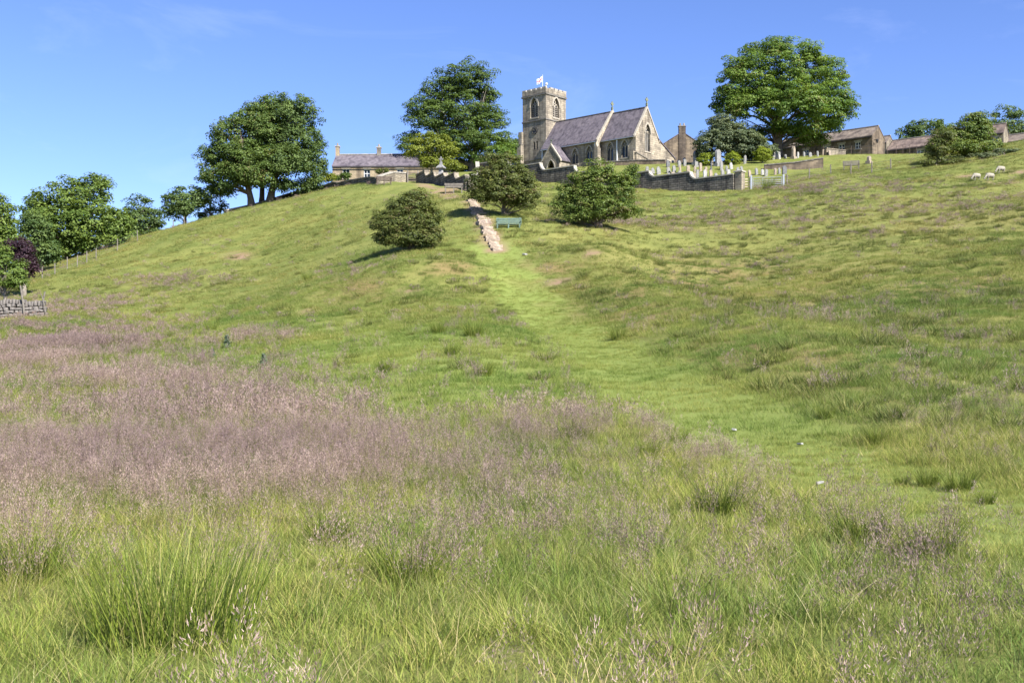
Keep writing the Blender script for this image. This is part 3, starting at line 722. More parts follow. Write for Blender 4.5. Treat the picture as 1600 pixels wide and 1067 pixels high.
# tower
bw_s = arch(-TW/2, 10.55, 1.65, 3.35); bw_e = arch(TW/2, 10.55, 1.65, 3.35)
sw = [rect(-2.75, -2.4, 5.2, 6.5), rect(-2.15, -1.8, 5.2, 6.5)]
t = MB(); zt = 14.4
t.panel(rect(-TW, 0, -1, zt), [bw_s]+sw, S_(0), .5)
t.panel(rect(0, TW, -1, zt), [bw_e], E_(0), .5)
t.panel(rect(0, TW, -1, zt), [], W_(-TW), .3); t.panel(rect(-TW, 0, -1, zt), [], N_(TW), .3)
t.add([(-TW, 0, zt-.4), (0, 0, zt-.4), (0, TW, zt-.4), (-TW, TW, zt-.4)], [(0,1,2,3)])
tower = t.build('tower', M['church'], CH)
def course(z, h, pr, mat='dark_dress'):
    c = MB(); a = pr
    c.b(-TW-a, a, -a, -.001, z, z+h); c.b(.001, a, 0, TW+a, z, z+h); c.b(-TW-a, -TW-.001, 0, TW+a, z, z+h); c.b(-TW, 0, TW+.001, TW+a, z, z+h)
    return c.build('string_course', M[mat], tower)
course(14.1, .24, .17); course(9.9, .2, .12); course(3.4, .22, .12)
p = MB()                                                    # parapet with low battlements
for (x0, x1, y0, y1) in ((-TW-.06, .06, -.06, .3), (-.3, .06, .301, TW+.06), (-TW-.06, -TW+.3, .301, TW+.06), (-TW+.301, -.301, TW-.3, TW+.06)):
    p.b(x0, x1, y0, y1, zt+.012, zt+.75)
par = p.build('parapet', M['church'], tower)
for i in range(5):
    a = -TW-.06+i*1.11; b = a+.82
    for (x0, x1, y0, y1) in ((a, b, -.065, .3), (-.3, .065, a+TW+.06+.001, b+TW+.06), (-TW-.065, -TW+.3, a+TW+.07, b+TW+.06), (a, b, TW-.3, TW+.065)):
        if i == 0 and x0 == -.3: continue
        m_ = MB(); m_.b(x0, x1, y0, y1, zt+.752, zt+1.02); m_.build('merlon', M['cope'], par)
for fn, cx in ((S_(0), -TW/2), (E_(0), TW/2)):
    gothic_window(tower, fn, cx, 10.55, 1.65, 3.35, .45, 2, louvre=True, name='belfry_window')
for q in sw:
    x0, x1, z0, z1 = q[0][0], q[1][0], q[0][1], q[2][1]
    g = MB(); g.add([S_(0)(a, b, .3) for a, b in q], [(0,1,2,3)]); g.build('stair_window', M['glass'], tower)
# clock
cl = MB(); cz = 8.35; cxk = -TW/2+.1
cl.lathe((0, 0, 0), [(.66, 0), (.66, .08), (.64, .09)], 28)
cl.v = [(cxk+x, -.0-z, cz+y) for x, y, z in cl.v]
clock = cl.build('clock_face', M['dial'], tower)
k = MB(); circ = [(cxk+.53*math.cos(i*math.pi/14), cz+.53*math.sin(i*math.pi/14)) for i in range(29)]
ci = [(cxk+.51*math.cos(i*math.pi/14), cz+.49*math.sin(i*math.pi/14)) for i in range(29)]
k.ring(ci, circ, S_(0), -.115, -.098)
for i in range(12):
    a = i*math.pi/6; k.box((cxk+.41*math.sin(a), -.108, cz+.41*math.cos(a)), (.03, .014, .12), ry=a)
k.build('clock_numerals', M['gold'], clock)
for ang, ln in ((R(-55), .34), (R(62), .24)):
    h = MB(); h.box((cxk+math.sin(ang)*ln/2, -.13, cz+math.cos(ang)*ln/2), (.06, .015, ln), ry=ang); h.build('clock_hand', M['gold'], clock)
# stepped buttresses at the west end of the tower
for (x0, x1, y0, y1) in ((-TW-.55, -TW+.35, -.85, -.13), (-TW-.9, -TW-.13, .15, .9)):
    bb = MB(); bb.b(x0, x1, y0, y1, -1, 6.2); bb.b(x0+.06, x1-.06, y0+.3*(y0 < 0)-.0, y1, 6.201, 8.4)
    bb.build('buttress', M['church'], tower)
    bb = MB(); bb.b(x0-.05, x1+.05, y0-.06, y1-.01, 6.21, 6.3); bb.build('buttress_cap', M['dark_dress'], tower)
# nave
NL = 11.8; YC = 2.6; NH = 3.7; ZE = 4.9; ZR = 9.6
ns = YC-NH
nw = MB(); h1 = [arch(7.1, 1.5, 1.15, 2.5), arch(10.0, 1.5, 1.15, 2.5)]
nw.panel(rect(0, NL, -1, ZE+.05), h1, S_(ns), .5)
nw.panel([(ns, -1), (YC+NH, -1), (YC+NH, ZE), (YC, ZR), (ns, ZE)], [], E_(NL), .3)
nw.panel([(ns, -1), (YC+NH, -1), (YC+NH, ZE), (YC, ZR), (ns, ZE)], [], W_(.004), .3)
nw.panel(rect(0, NL, -1, ZE), [], N_(YC+NH), .3)
nave = nw.build('nave_wall', M['church'], CH)
for cx in (7.1, 10.0): gothic_window(nave, S_(ns), cx, 1.5, 1.15, 2.5)
roof = gable_roof(.02, NL-.18, YC, NH, ZE, ZR, ov=.3, vov=0).build('nave_roof', M['slate'], CH)
rt = MB(); rt.box((NL/2, YC, ZR+.24), (NL-.5, .32, .14)); rt.build('ridge_tiles', M['dark_dress'], roof)
def coping(x0, x1, yc, half, ze, zr, pr=.42, y_lo=None):
    """raised gable coping following both slopes"""
    s = (zr-ze)/half; ov = .42
    c = MB()
    for sg in (-1, 1):
        P = [(yc, zr+.02), (yc+sg*(half+ov), ze-s*ov+.02), (yc+sg*(half+ov), ze-s*ov+.02+pr), (yc, zr+pr+.12)]
        V = [(x, a, b) for x in (x0, x1) for a, b in P]
        c.add(V, [(0,1,2,3), (7,6,5,4), (0,4,5,1), (1,5,6,2), (2,6,7,3), (3,7,4,0)])
    return c
coping(NL-.2, NL+.12, YC, NH, ZE, ZR).build('gable_coping', M['dress'], nave)
def cross(x, y, z, parent):
    c = MB(); c.b(x-.14, x+.14, y-.14, y+.14, z, z+.4); c.b(x-.07, x+.07, y-.07, y+.07, z+.4, z+1.35)
    c.b(x-.069, x+.069, y-.38, y+.38, z+.86, z+1.02)
    rr = [(y+.3*math.cos(i*math.pi/8), z+.94+.3*math.sin(i*math.pi/8)) for i in range(17)]
    ri = [(y+.2*math.cos(i*math.pi/8), z+.94+.2*math.sin(i*math.pi/8)) for i in range(17)]
    c.ring(ri, rr, E_(x), -.06, .06)
    return c.build('gable_cross', M['copper'], parent)
cross(NL-.05, YC, ZR+.5, nave)
# chancel
X1 = 18.5; CHF = 3.0; CR = 9.25; cs = YC-CHF
cw = MB(); ew = arch(YC+.1, 2.6, 1.5, 4.3); h2 = [arch(13.6, 1.3, 1.15, 2.9), arch(16.4, 1.5, 1.15, 2.7)]
cw.panel(rect(NL, X1, -1, ZE+.05), h2, S_(cs), .5)
cw.panel([(cs, -1), (YC+CHF, -1), (YC+CHF, ZE), (YC, CR), (cs, ZE)], [ew], E_(X1), .45)
cw.panel(rect(NL, X1, -1, ZE), [], N_(YC+CHF), .3)
chan = cw.build('chancel_wall', M['church'], CH)
for cx, z0, hh in ((13.6, 1.3, 2.9), (16.4, 1.5, 2.7)): gothic_window(chan, S_(cs), cx, z0, 1.15, hh)
gothic_window(chan, E_(X1), YC+.1, 2.6, 1.5, 4.3, .4, 3, name='east_window')
r2 = gable_roof(NL+.13, X1-.22, YC, CHF, ZE, CR, ov=.3, vov=0).build('chancel_roof', M['slate'], CH)
rt = MB(); rt.box(((NL+X1)/2, YC, CR+.27), (X1-NL-.6, .32, .14)); rt.build('ridge_tiles', M['dark_dress'], r2)
coping(X1-.25, X1+.1, YC, CHF, ZE, CR, .34).build('gable_coping', M['dress'], chan)
cross(X1-.05, YC, CR+.45, chan)
# plinth wall below the east gable, falling to the north
pl = MB(); pl.prism([(cs-.3, -1), (YC+3.2, -1), (YC+3.2, .55), (cs-.3, 1.9)], E_(X1), -.35, -.002)
pl.build('plinth', M['church'], chan)
pl = MB(); pl.prism([(cs-.38, 1.9), (YC+3.3, .55), (YC+3.3, .67), (cs-.38, 2.03)], E_(X1), -.45, -.003); pl.build('plinth_coping', M['dark_dress'], chan)
# vestry under a catslide on the north side
ve = MB(); y0, y1 = YC+CHF, YC+CHF+4.6
ve.panel([(y0+.002, -1), (y1, -1), (y1, 2.5), (y0+.002, ZE-.02)], [rect(y1-1.9, y1-1.1, .3, 1.9)], E_(X1-.01), .4)
ve.panel(rect(NL, X1-.01, -1, 2.5), [], N_(y1), .3); ve.panel([(y0, -1), (y1, -1), (y1, 2.5), (y0, ZE)], [], W_(NL+.1), .3)
vs_ = ve.build('vestry_wall', M['church'], CH)
square_window(vs_, E_(X1-.01), y1-1.9, y1-1.1, .3, 1.9, .3, (1, 0), True, 'dress')
vr = MB(); vr.add([(x, y, z+dz) for x in (NL, X1+.12) for y, z in ((y0-.1, ZE+.05), (y1+.3, 2.36)) for dz in (0, .18)],
       [(0,1,3,2), (4,6,7,5), (0,2,6,4), (1,5,7,3), (0,4,5,1), (2,3,7,6)]); vr.build('vestry_roof', M['slate'], CH)
# porch
PX = 4.2; PH = 1.75; py = ns-2.6; PE = 2.2; PR = 4.4
po = MB(); da = arch(PX, -.6, 1.5, 2.75)
po.panel([(PX-PH, -1), (PX+PH, -1), (PX+PH, PE), (PX, PR), (PX-PH, PE)], [da], S_(py), .45)
po.panel(rect(py, ns, -1, PE), [], E_(PX+PH), .3); po.panel(rect(py, ns, -1, PE), [], W_(PX-PH), .3)
porch = po.build('porch', M['church'], CH)
q = da[2:]; d = MB(); d.ring(q, [(PX+(a-PX)*1.22, b+.16*(b > 1)) for a, b in q], S_(py), -.06, .02); d.build('door_arch', M['dress'], porch)
d = MB(); d.add([S_(py)(a, b, 1.2) for a, b in rect(PX-1.2, PX+1.2, -.8, 2.4)], [(0,1,2,3)]); d.build('door', M['darkwood'], porch)
prf = MB()
for sg in (-1, 1):
    sl_ = (PR-PE)/PH; P = [(PX, PR), (PX+sg*(PH+.25), PE-sl_*.25), (PX+sg*(PH+.25), PE-sl_*.25+.15), (PX, PR+.24)]
    prf.add([(a, y, b) for y in (py+.25, ns+.02) for a, b in P], [(0,1,2,3), (7,6,5,4), (0,4,5,1), (1,5,6,2), (2,6,7,3), (3,7,4,0)])
prf.build('porch_roof', M['slate'], porch)
pc = MB()
for sg in (-1, 1):
    P = [(PX, PR+.02), (PX+sg*(PH+.33), PE-sl_*.33), (PX+sg*(PH+.33), PE-sl_*.33+.32), (PX, PR+.42)]
    pc.add([(a, y, b) for y in (py-.08, py+.25) for a, b in P], [(0,1,2,3), (7,6,5,4), (0,4,5,1), (1,5,6,2), (2,6,7,3), (3,7,4,0)])
pc.build('porch_coping', M['dress'], porch)
c = cross(0, 0, 0, porch); c.location = (PX, py+.1, PR+.38); c.rotation_euler = (0, 0, R(90)); c.scale = (.55,)*3
# gutters and white downpipes
for (x0, x1, yy) in ((.1, NL-.3, ns), (NL+.2, X1-.3, cs)):
    g = MB(); g.box(((x0+x1)/2, yy-.36, ZE-.42), (x1-x0, .14, .12)); g.build('gutter', M['galv'], CH)
for xx, yy in ((.25, ns), (NL-.55, ns), (15.0, cs)):
    g = MB(); g.box((xx, yy-.12, 1.8), (.17, .15, 5.4)); g.build('downpipe', M['white'], CH)
b_ = MB(); b_.b(NL-.28, NL+.45, ns-.75, ns-.002, -1, 3.4); b_.add([(NL-.28, ns-.75, 3.4), (NL+.45, ns-.75, 3.4), (NL+.45, ns, 4.7), (NL-.28, ns, 4.7), (NL+.085, ns-.75, 4.1), (NL+.085, ns, 5.1)], [(0,1,4), (1,2,5,4), (0,4,5,3)])
b_.build('buttress', M['church'], CH)
b_ = MB(); b_.b(X1-.75, X1-.02, cs-.6, cs-.002, -1, 2.2); b_.build('buttress', M['church'], CH)
# flag
fl = empty('flagpole', CH.matrix_basis @ Vector((-1.6, 1.0, zt-.4)), R(-42.5), 'white flagpole flying a red and white flag on the church tower', 'flagpole'); fl.scale = (.72,.72,.9)
f = MB(); f.tube([(0, 0, 0), (0, 0, 4.0)], [.075, .05], 8); f.lathe((0, 0, 4.0), [(.03, 0), (.09, .06), (.03, .14)], 8); f.build('pole', M['white'], fl)
def cloth(u0, u1, v0, v1, off):
    V = []; n = 8
    for i in range(n+1):
        for j in range(3):
            u = u0+(u1-u0)*i/n; v = v0+(v1-v0)*j/2
            V.append((-.05-u*.62, -.10*math.sin(u*5)*u+off-u*.5, 3.92-v-u*.42+.05*math.sin(u*6)))
    return V, [(i*3+j, (i+1)*3+j, (i+1)*3+j+1, i*3+j+1) for i in range(n) for j in range(2)]
for nm, rc_, mt, off in (('flag_cloth', [(0, 1.5, 0, 1.0)], 'white', 0), ('red_cross', [(.62, .86, 0, 1.0), (0, 1.5, .4, .6)], 'red', -.012), ('blue_canton', [(1.1, 1.4, .7, .95)], 'blue', -.014)):
    f = MB()
    for rr in rc_: f.add(*cloth(*rr, off)); f.add(*cloth(*rr, .012-off))
    f.build(nm, M[mt], fl)
m_ = MB(); m_.tube([(0, 0, 0), (0, 0, 1.0)], [.04, .03], 6); m_.ell((0, 0, 1.05), (.09, .09, .09), 8, 5)
o = m_.build('aerial_mast', M['white'], None); o.location = CH.matrix_basis @ Vector((-.75, .75, zt+.5)); tag(o, 'short white aerial mast beside the flagpole on the tower', 'mast')
m_ = MB(); m_.ell((0, 0, .26), (.24, .24, .24), 10, 7); m_.tube([(0, 0, -.4), (0, 0, .1)], .05, 6)
o = m_.build('floodlight', M['white'], None, True); o.location = CH.matrix_basis @ Vector((.0-.15, .3, zt+1.15)); tag(o, 'white round lamp on the corner of the tower parapet', 'lamp')

# ------------------------------------------------------------------ houses
def house(name, label, cat, px, D, rz, Lx, W, eave, rise, wall, roofm, wins=(), chim=(), zoff=0, base=None, door=None, dormer=None):
    """px,D: the right hand front corner; front wall runs to the left"""
    bx = X(px, D); b = base if base is not None else gz(bx, D)
    h = empty(name, (bx, D, b+zoff), rz, label, cat)
    m_ = MB(); holes = [rect(*q) for q in wins] + ([rect(*door)] if door else [])
    m_.panel(rect(-Lx, 0, -1.5, eave), holes, S_(0), .2)
    m_.panel([(0, -1.5), (W, -1.5), (W, eave), (W/2, eave+rise), (0, eave)], [], E_(0), .2)
    m_.panel([(0, -1.5), (W, -1.5), (W, eave), (W/2, eave+rise), (0, eave)], [], W_(-Lx), .2)
    m_.panel(rect(-Lx, 0, -1.5, eave), [], N_(W), .2)
    wl = m_.build('wall', M[wall], h)
    rf = gable_roof(-Lx, 0, W/2, W/2, eave, eave+rise, .13, .2, .06).build('roof', M[roofm], h)
    g = MB(); g.box((-Lx/2, W/2, eave+rise+.2), (Lx+.1, .3, .12)); g.build('ridge_tiles', M['cope'], rf)
    g = MB(); g.box((-Lx/2, -.28, eave-.24), (Lx, .12, .1)); g.build('gutter', M['iron'], rf)
    for q in wins: square_window(h, S_(0), *q)
    if door:
        d_ = MB(); d_.prism(rect(*door), S_(0), .1, .16); d_.build('door', M['darkwood'], h)
    for cx, cy, ww, hh, mat in chim:
        c = MB(); zb = eave+rise-abs(cy-W/2)*rise/(W/2)-.6
        c.b(cx-ww/2, cx+ww/2, cy-.28, cy+.28, zb, zb+.6+hh); ch = c.build('chimney', M[mat], rf)
        c = MB(); c.b(cx-ww/2-.08, cx+ww/2+.08, cy-.36, cy+.36, zb+.6+hh+.001, zb+.75+hh); c.build('chimney_cap', M['cope'], rf)
        c = MB(); c.lathe((cx, cy, zb+.752+hh), [(.14, 0), (.12, .4)], 8); c.build('chimney_pot', M['lime'], rf)
    return h
house('cottage', 'long low stone cottage with slate roof and two chimneys left of the trees', 'cottage', 690, 148, R(-2), 15.9, 6, 2.85, 2.0, 'rubble', 'slate',
      wins=[(-14.4,-13.4,1.0,2.4), (-11.3,-10.4,1.1,2.3), (-6.5,-5.6,1.1,2.3)], chim=[(-15.75,3,.55,1.3,'rubble'), (-9.6,3,.6,1.1,'dark_dress')], base=Zp(258, 148)-2.85)
house('gabled_house', 'brown stone house whose chimneyed gable rises behind the church', 'house', 1090, 186, R(-90), 9, 5.8, 4.6, 2.5, 'brown', 'slate',
      chim=[(-.4,2.9,.95,1.0,'dark_dress')], base=Zp(222, 186)-4.6) if False else None
def gable_house():
    D = 188; h = empty('gabled_house', (X(1066, D), D, Zp(224, D)-4.2), R(4), 'brown stone house whose chimneyed gable rises behind the church', 'house')
    m_ = MB(); hw = 3.3; e = 4.2; r = 2.1
    m_.panel([(-hw, -2), (hw, -2), (hw, e), (0, e+r), (-hw, e)], [], S_(0), .2); m_.panel([(-hw, -2), (hw, -2), (hw, e), (0, e+r), (-hw, e)], [], N_(9), .2)
    m_.panel(rect(0, 9, -2, e), [], E_(hw), .2); m_.panel(rect(0, 9, -2, e), [], W_(-hw), .2)
    m_.build('wall', M['brown'], h)
    g = gable_roof(-9, 0, 0, hw, e, e+r, .13, .2, .1)
    g.v = [(y, -x, z) for x, y, z in g.v]; rf = g.build('roof', M['slate'], h)
    c = MB(); c.b(-.62, .62, -.16, .5, -1, e+r+1.0); ch = c.build('chimney', M['soot'], h)
    c = MB(); c.b(-.72, .72, -.24, .58, e+r+1.001, e+r+1.15); c.build('chimney_cap', M['dark_dress'], h)
    for dx in (-.35, .35):
        c = MB(); c.lathe((dx, .15, e+r+1.152), [(.16, 0), (.13, .5)], 8); c.build('chimney_pot', M['lime'], h)
gable_house()
house('cottage', 'long brown stone cottage with white windows right of the sycamore', 'cottage', 1363, 150, R(-42.5), 15, 4.4, 2.75, 1.55, 'brown', 'tile',
      wins=[(-2.6,-1.75,1.05,2.05), (-5.2,-4.25,1.0,2.05), (-7.5,-6.55,.95,2.05), (-10.9,-10.0,.9,1.95)], base=Zp(211, 150)-2.75)
house('outbuilding', 'small pale gabled annexe behind the long cottage end', 'outbuilding', 1385, 159, R(-42.5), 4, 3.0, 3.0, 1.1, 'lime', 'tile', base=Zp(222, 159)-3.0)
house('barn', 'low red roofed barn with one small white window', 'barn', 1490, 152, R(-40), 9.8, 5, 2.2, 1.7, 'brown', 'redtile', wins=[(-5.3,-4.4,1.0,1.65)], base=Zp(222, 152)-2.2)
house('barn', 'pale gabled barn beyond the thicket on the right skyline', 'barn', 1568, 150, R(-40), 7, 2.6, 2.3, 1.35, 'lime', 'redtile', wins=[(-1.5,-.8,.9,1.7)], base=Zp(206, 150)-2.3)
house('outbuilding', 'gable corner of a building at the right edge of the skyline', 'outbuilding', 1606, 150, R(-40), 5, 4, 2.2, 1.2, 'lime', 'tile', base=Zp(218, 150)-2.2)
# wall lantern and house sign on the cottage gable
lp = empty('wall_lantern', Vector((X(1363,150), 150, Zp(211,150)-2.75)) + Matrix.Rotation(R(-42.5), 3, 'Z') @ Vector((.02, .5, 1.9)), R(-42.5), 'iron wall lantern on the gable of the brown cottage', 'lantern')
m_ = MB(); m_.b(-.02, .5, -.03, .03, .22, .27); m_.build('bracket', M['iron'], lp)
m_ = MB(); m_.lathe((.5, 0, -.3), [(.1, 0), (.19, .42), (.24, .44), (.05, .62)], 6); m_.build('lantern_head', M['iron'], lp)

# ------------------------------------------------------------------ churchyard walls
def ramped_wall(name, label, p0, p1, nseg, h, th, mat, copemat, step_dir=1):
    """wall climbing from p0 to p1 in level bays, each bay end swept up to the next"""
    p0 = Vector(p0); p1 = Vector(p1); d = (p1-p0); Lw = d.length; u = d/Lw
    ang = math.atan2(u.y, u.x); root = empty(name, (p0.x, p0.y, 0), ang, label, 'wall')
    bay = Lw/nseg
    for i in range(nseg):
        a = i*bay; bxy = p0+u*(a); exy = p0+u*(a+bay)
        g = [gz(*(p0+u*(a+bay*t_))) for t_ in (0, .25, .5, .75, 1)]
        gn = gz(*(p0+u*min(Lw, a+bay*1.5)))
        top = g[2]+h; nxt = (gz(*(p0+u*(a+bay*1.5)))+h) if i < nseg-1 else top
        prof = [(a, min(g)-.6), (a+bay, min(g)-.6)]
        sw_ = min(.9, bay*.22)
        up = [(a+bay-sw_+sw_*math.sin(q), top+(nxt-top)*(1-math.cos(q))) for q in np.linspace(0, math.pi/2, 6)] if nxt > top+.05 else [(a+bay, top)]
        topline = [(a, top)] + [(x_, z_) for x_, z_ in up]
        if nxt > top+.05: topline[-1] = (a+bay-.002, nxt)
        m_ = MB(); m_.prism(prof+topline[::-1], S_(0), 0, th); m_.build('wall_bay', M[mat], root)
        c = MB(); n = len(topline); ctp = [(x_, z_+.14) for x_, z_ in topline]
        if len(topline) > 2: ctp = [(x_-(.1 if j > 1 else 0), z_+.14) for j, (x_, z_) in enumerate(topline)]
        c.prism([(x_, z_+.003) for x_, z_ in topline]+ctp[::-1], S_(0), -.07, th+.07); c.build('coping', M[copemat], root)
    return root
UW = Vector((-.737, .676))
pier = Vector((X(1149, 112), 112.0))
ramped_wall('churchyard_wall', 'dark gritstone churchyard wall stepping up behind the bright hawthorn', pier, pier+UW*39.2, 7, 1.62, .45, 'grit', 'cope')
ramped_wall('churchyard_wall', 'shaded sawtooth wall running up from the dark bench to the wicket gate', (X(733, 101.5), 101.5), (X(655, 118), 118.0), 5, 1.0, .4, 'grit', 'lime')
pe = empty('gate_pier', (pier.x+.42, pier.y-.3, gz(pier.x, pier.y)), R(-42.5), 'square stone gate pier ending the churchyard wall', 'pier')
m_ = MB(); m_.b(-.42, .42, -.35, .35, -.5, 1.85); m_.build('shaft', M['lime'], pe)
m_ = MB(); m_.b(-.52, .52, -.45, .45, 1.852, 2.0); m_.add([(-.5,-.43,2.0),(.5,-.43,2.0),(.5,.43,2.0),(-.5,.43,2.0),(0,0,2.16)], [(0,1,4),(1,2,4),(2,3,4),(3,0,4)]); m_.build('cap', M['cope'], pe)
# wall hidden mostly by the middle hawthorn, linking both churchyard walls
def plain_wall(name, label, pts, hs, th, mat, copem='cope'):
    root = empty(name, (pts[0][0], pts[0][1], 0), 0, label, 'wall'); o = Vector(pts[0])
    for (a, ha), (b, hb) in zip(zip(pts[:-1], hs[:-1]), zip(pts[1:], hs[1:])):
        a = Vector(a)-o; b = Vector(b)-o; n = max(1, int((b-a).length/2.0)); d = (b-a).normalized(); pr = Vector((-d.y, d.x))*th/2
        for i in range(n):
            q0 = a.lerp(b, i/n); q1 = a.lerp(b, (i+1)/n); h0 = ha+(hb-ha)*i/n; h1 = ha+(hb-ha)*(i+1)/n
            z0 = gz(*(q0+o)); z1 = gz(*(q1+o))
            for nm, lo, hi, mt, ww in (('wall_bay', -.7, 0, mat, 1.0), ('coping', .003, .14, copem, 1.3)):
                V = []
                for q, z, h in ((q0, z0, h0), (q1, z1, h1)):
                    for s in (-1, 1):
                        w_ = pr*s*ww
                        V += [(q.x+w_.x, q.y+w_.y, z+(lo if nm == 'wall_bay' else h+lo)), (q.x+w_.x, q.y+w_.y, z+h+hi)]
                m_ = MB(); m_.add(V, [(0,1,3,2), (4,6,7,5), (0,4,5,1), (2,3,7,6), (1,5,7,3), (0,2,6,4)]); m_.build(nm, M[mt], root)
    return root
endw = pier+UW*39.1
plain_wall('linking_wall', 'pale churchyard wall glimpsed behind the middle hawthorn', [(X(735,101),101.2), (X(748,114),114), (endw.x-.3, endw.y)], [1.3,1.3,1.5], .4, 'lime')
plain_wall('garden_wall', 'sunlit rubble garden wall between the bench and the wicket gate', [(X(591,113),113), (X(612,116),116), (X(634,119),119)], [.85,.98,1.0], .45, 'lime')
plain_wall('garden_wall', 'shaded stone wall climbing to the cottage along the hill crest', [(X(487,132),132), (X(522,126.5),126.5), (X(560,119),119), (X(590,113.3),113.3)], [.6,.7,.6,.7], .45, 'grit', 'lime')
plain_wall('skyline_wall', 'tumbled dark wall below the three beeches on the skyline', [(X(352,126),126), (X(395,129),129), (X(440,131),131), (X(488.5,132.3),132.3)], [.5,.6,.7,.7], .5, 'grit')
plain_wall('terrace_wall', 'rough retaining wall ending below the long cottage', [(X(1194,131),131), (X(1240,130.5),130.5), (X(1286,130),130)], [.5,.75,1.15], .5, 'brown', 'drystone')
plain_wall('terrace_wall', 'pale retaining wall on the terrace below the chancel', [(X(940,150),150), (X(1000,148),148), (X(1040,146.5),146.5)], [.5,.55,.45], .5, 'brown', 'drystone')
plain_wall('ramp_wall', 'short pale wall slanting up in front of the brown cottage', [(X(1290,144),144), (X(1320,145.5),145.5)], [.9,.5], .4, 'lime', 'lime')
# wicket gate
wg = empty('wicket_gate', (X(637,118.5), 118.5, gz(X(637,118.5),118.5)), R(15), 'dark wooden wicket gate in the gap of the garden wall', 'gate')
for k in range(5):
    m_ = MB(); m_.b(.1, 1.1, -.02, .02, .15+k*.22, .25+k*.22); m_.build('rail', M['darkwood'], wg)
for x_ in (0, 1.2):
    m_ = MB(); m_.b(x_-.07, x_+.07, -.07, .07, -.3, 1.4); m_.build('post', M['wood'], wg)
# field gates beside the pier
fg = empty('field_gate', (X(1175,111.5), 111.5, gz(X(1200,111.5),111.5)-.05), R(-8), 'galvanised metal field gate right of the stone pier', 'gate')
m_ = MB()
GW = 3.25
for k, z in enumerate((.2, .42, .62, .85, 1.15)): 
    r_ = MB(); r_.tube([(.1, 0, z), (GW-.1, 0, z)], .03, 6); r_.build('bar', M['galv'], fg)
for x_ in (.1, GW*.35, GW*.65, GW-.1):
    r_ = MB(); r_.tube([(x_, 0, .17), (x_, 0, 1.18)], .03, 6); r_.build('upright', M['galv'], fg)
for x_, mt in ((-.08, 'galv'), (GW+.1, 'galv')):
    r_ = MB(); r_.b(x_-.09, x_+.09, -.09, .09, -.4, 1.42); r_.build('post', M[mt], fg)
hg = empty('hurdle_gate', (X(1161,111.8), 111.8, gz(X(1161,111.8),111.8)), R(-8), 'narrow pale wooden hurdle between the pier and metal gate', 'gate')
for k in range(4):
    r_ = MB(); r_.b(0, .85, -.02, .02, .25+k*.28, .35+k*.28); r_.build('rail', M['palewood'], hg)
for x_ in (.06, .74):
    r_ = MB(); r_.b(x_-.05, x_+.05, -.06, -.021, .05, 1.4); r_.build('stile', M['palewood'], hg)

# ------------------------------------------------------------------ headstones
ORD = ['first','second','third','fourth','fifth','sixth','seventh','eighth','ninth','tenth','eleventh','twelfth','thirteenth','fourteenth','fifteenth','sixteenth','seventeenth','eighteenth','nineteenth']
def stone_mesh(kind, wd, ht, th):
    fnn = lambda a, b, d: (a, d, b)
    if kind == 'round': q = [(-wd/2, -.4), (wd/2, -.4)]+[(wd/2*math.cos(t_), ht-wd/2+wd/2*math.sin(t_)) for t_ in np.linspace(0, math.pi, 9)]
    elif kind == 'pointed': q = arch(0, -.4, wd, ht+.4, 4, wd*.7)
    elif kind == 'shouldered': q = [(-wd/2, -.4), (wd/2, -.4), (wd/2, ht*.8), (wd*.36, ht*.84)]+[(wd*.36*math.cos(t_), ht*.84+ht*.16*math.sin(t_)) for t_ in np.linspace(.3, math.pi-.3, 6)]+[(-wd*.36, ht*.84), (-wd/2, ht*.8)]
    elif kind == 'square': q = [(-wd/2, -.4), (wd/2, -.4), (wd/2, ht), (-wd/2, ht)]
    else:
        a = wd*.16; q = [(-wd/2, -.4), (wd/2, -.4), (wd/2, .2), (a, .28), (a, ht*.6), (wd*.42, ht*.6), (wd*.42, ht*.6+2*a), (a, ht*.6+2*a), (a, ht), (-a, ht), (-a, ht*.6+2*a), (-wd*.42, ht*.6+2*a), (-wd*.42, ht*.6), (-a, ht*.6), (-a, .28), (-wd/2, .2)]
    m_ = MB(); m_.prism(q, fnn, -th/2, th/2); return m_
rows = [  # name of the row, distance, px range, count, height
 ('front row behind the churchyard wall', 120, 1024, 1148, 13, 1.05),
 ('second row behind the churchyard wall', 126, 1018, 1165, 15, 1.1),
 ('third row behind the churchyard wall', 133, 1006, 1150, 14, 1.05),
 ('row in front of the golden yews', 139, 1040, 1172, 10, 1.1),
 ('row on the bank below the sycamore', 143, 1178, 1300, 13, .95),
 ('row beyond the metal gate', 124, 1166, 1232, 7, 1.0),
 ('row along the church terrace', 152, 985, 1075, 9, .85)]
kinds = ['round', 'pointed', 'shouldered', 'square', 'cross']; cols = ['grave_grey', 'grave_pale', 'grave_brown', 'grave_dark']
cn = {'grave_grey': 'grey', 'grave_pale': 'pale', 'grave_brown': 'brownish', 'grave_dark': 'dark'}
kn = {'round': 'round topped headstone', 'pointed': 'pointed headstone', 'shouldered': 'shouldered headstone', 'square': 'square topped headstone', 'cross': 'stone cross'}
rs = random.Random(5)
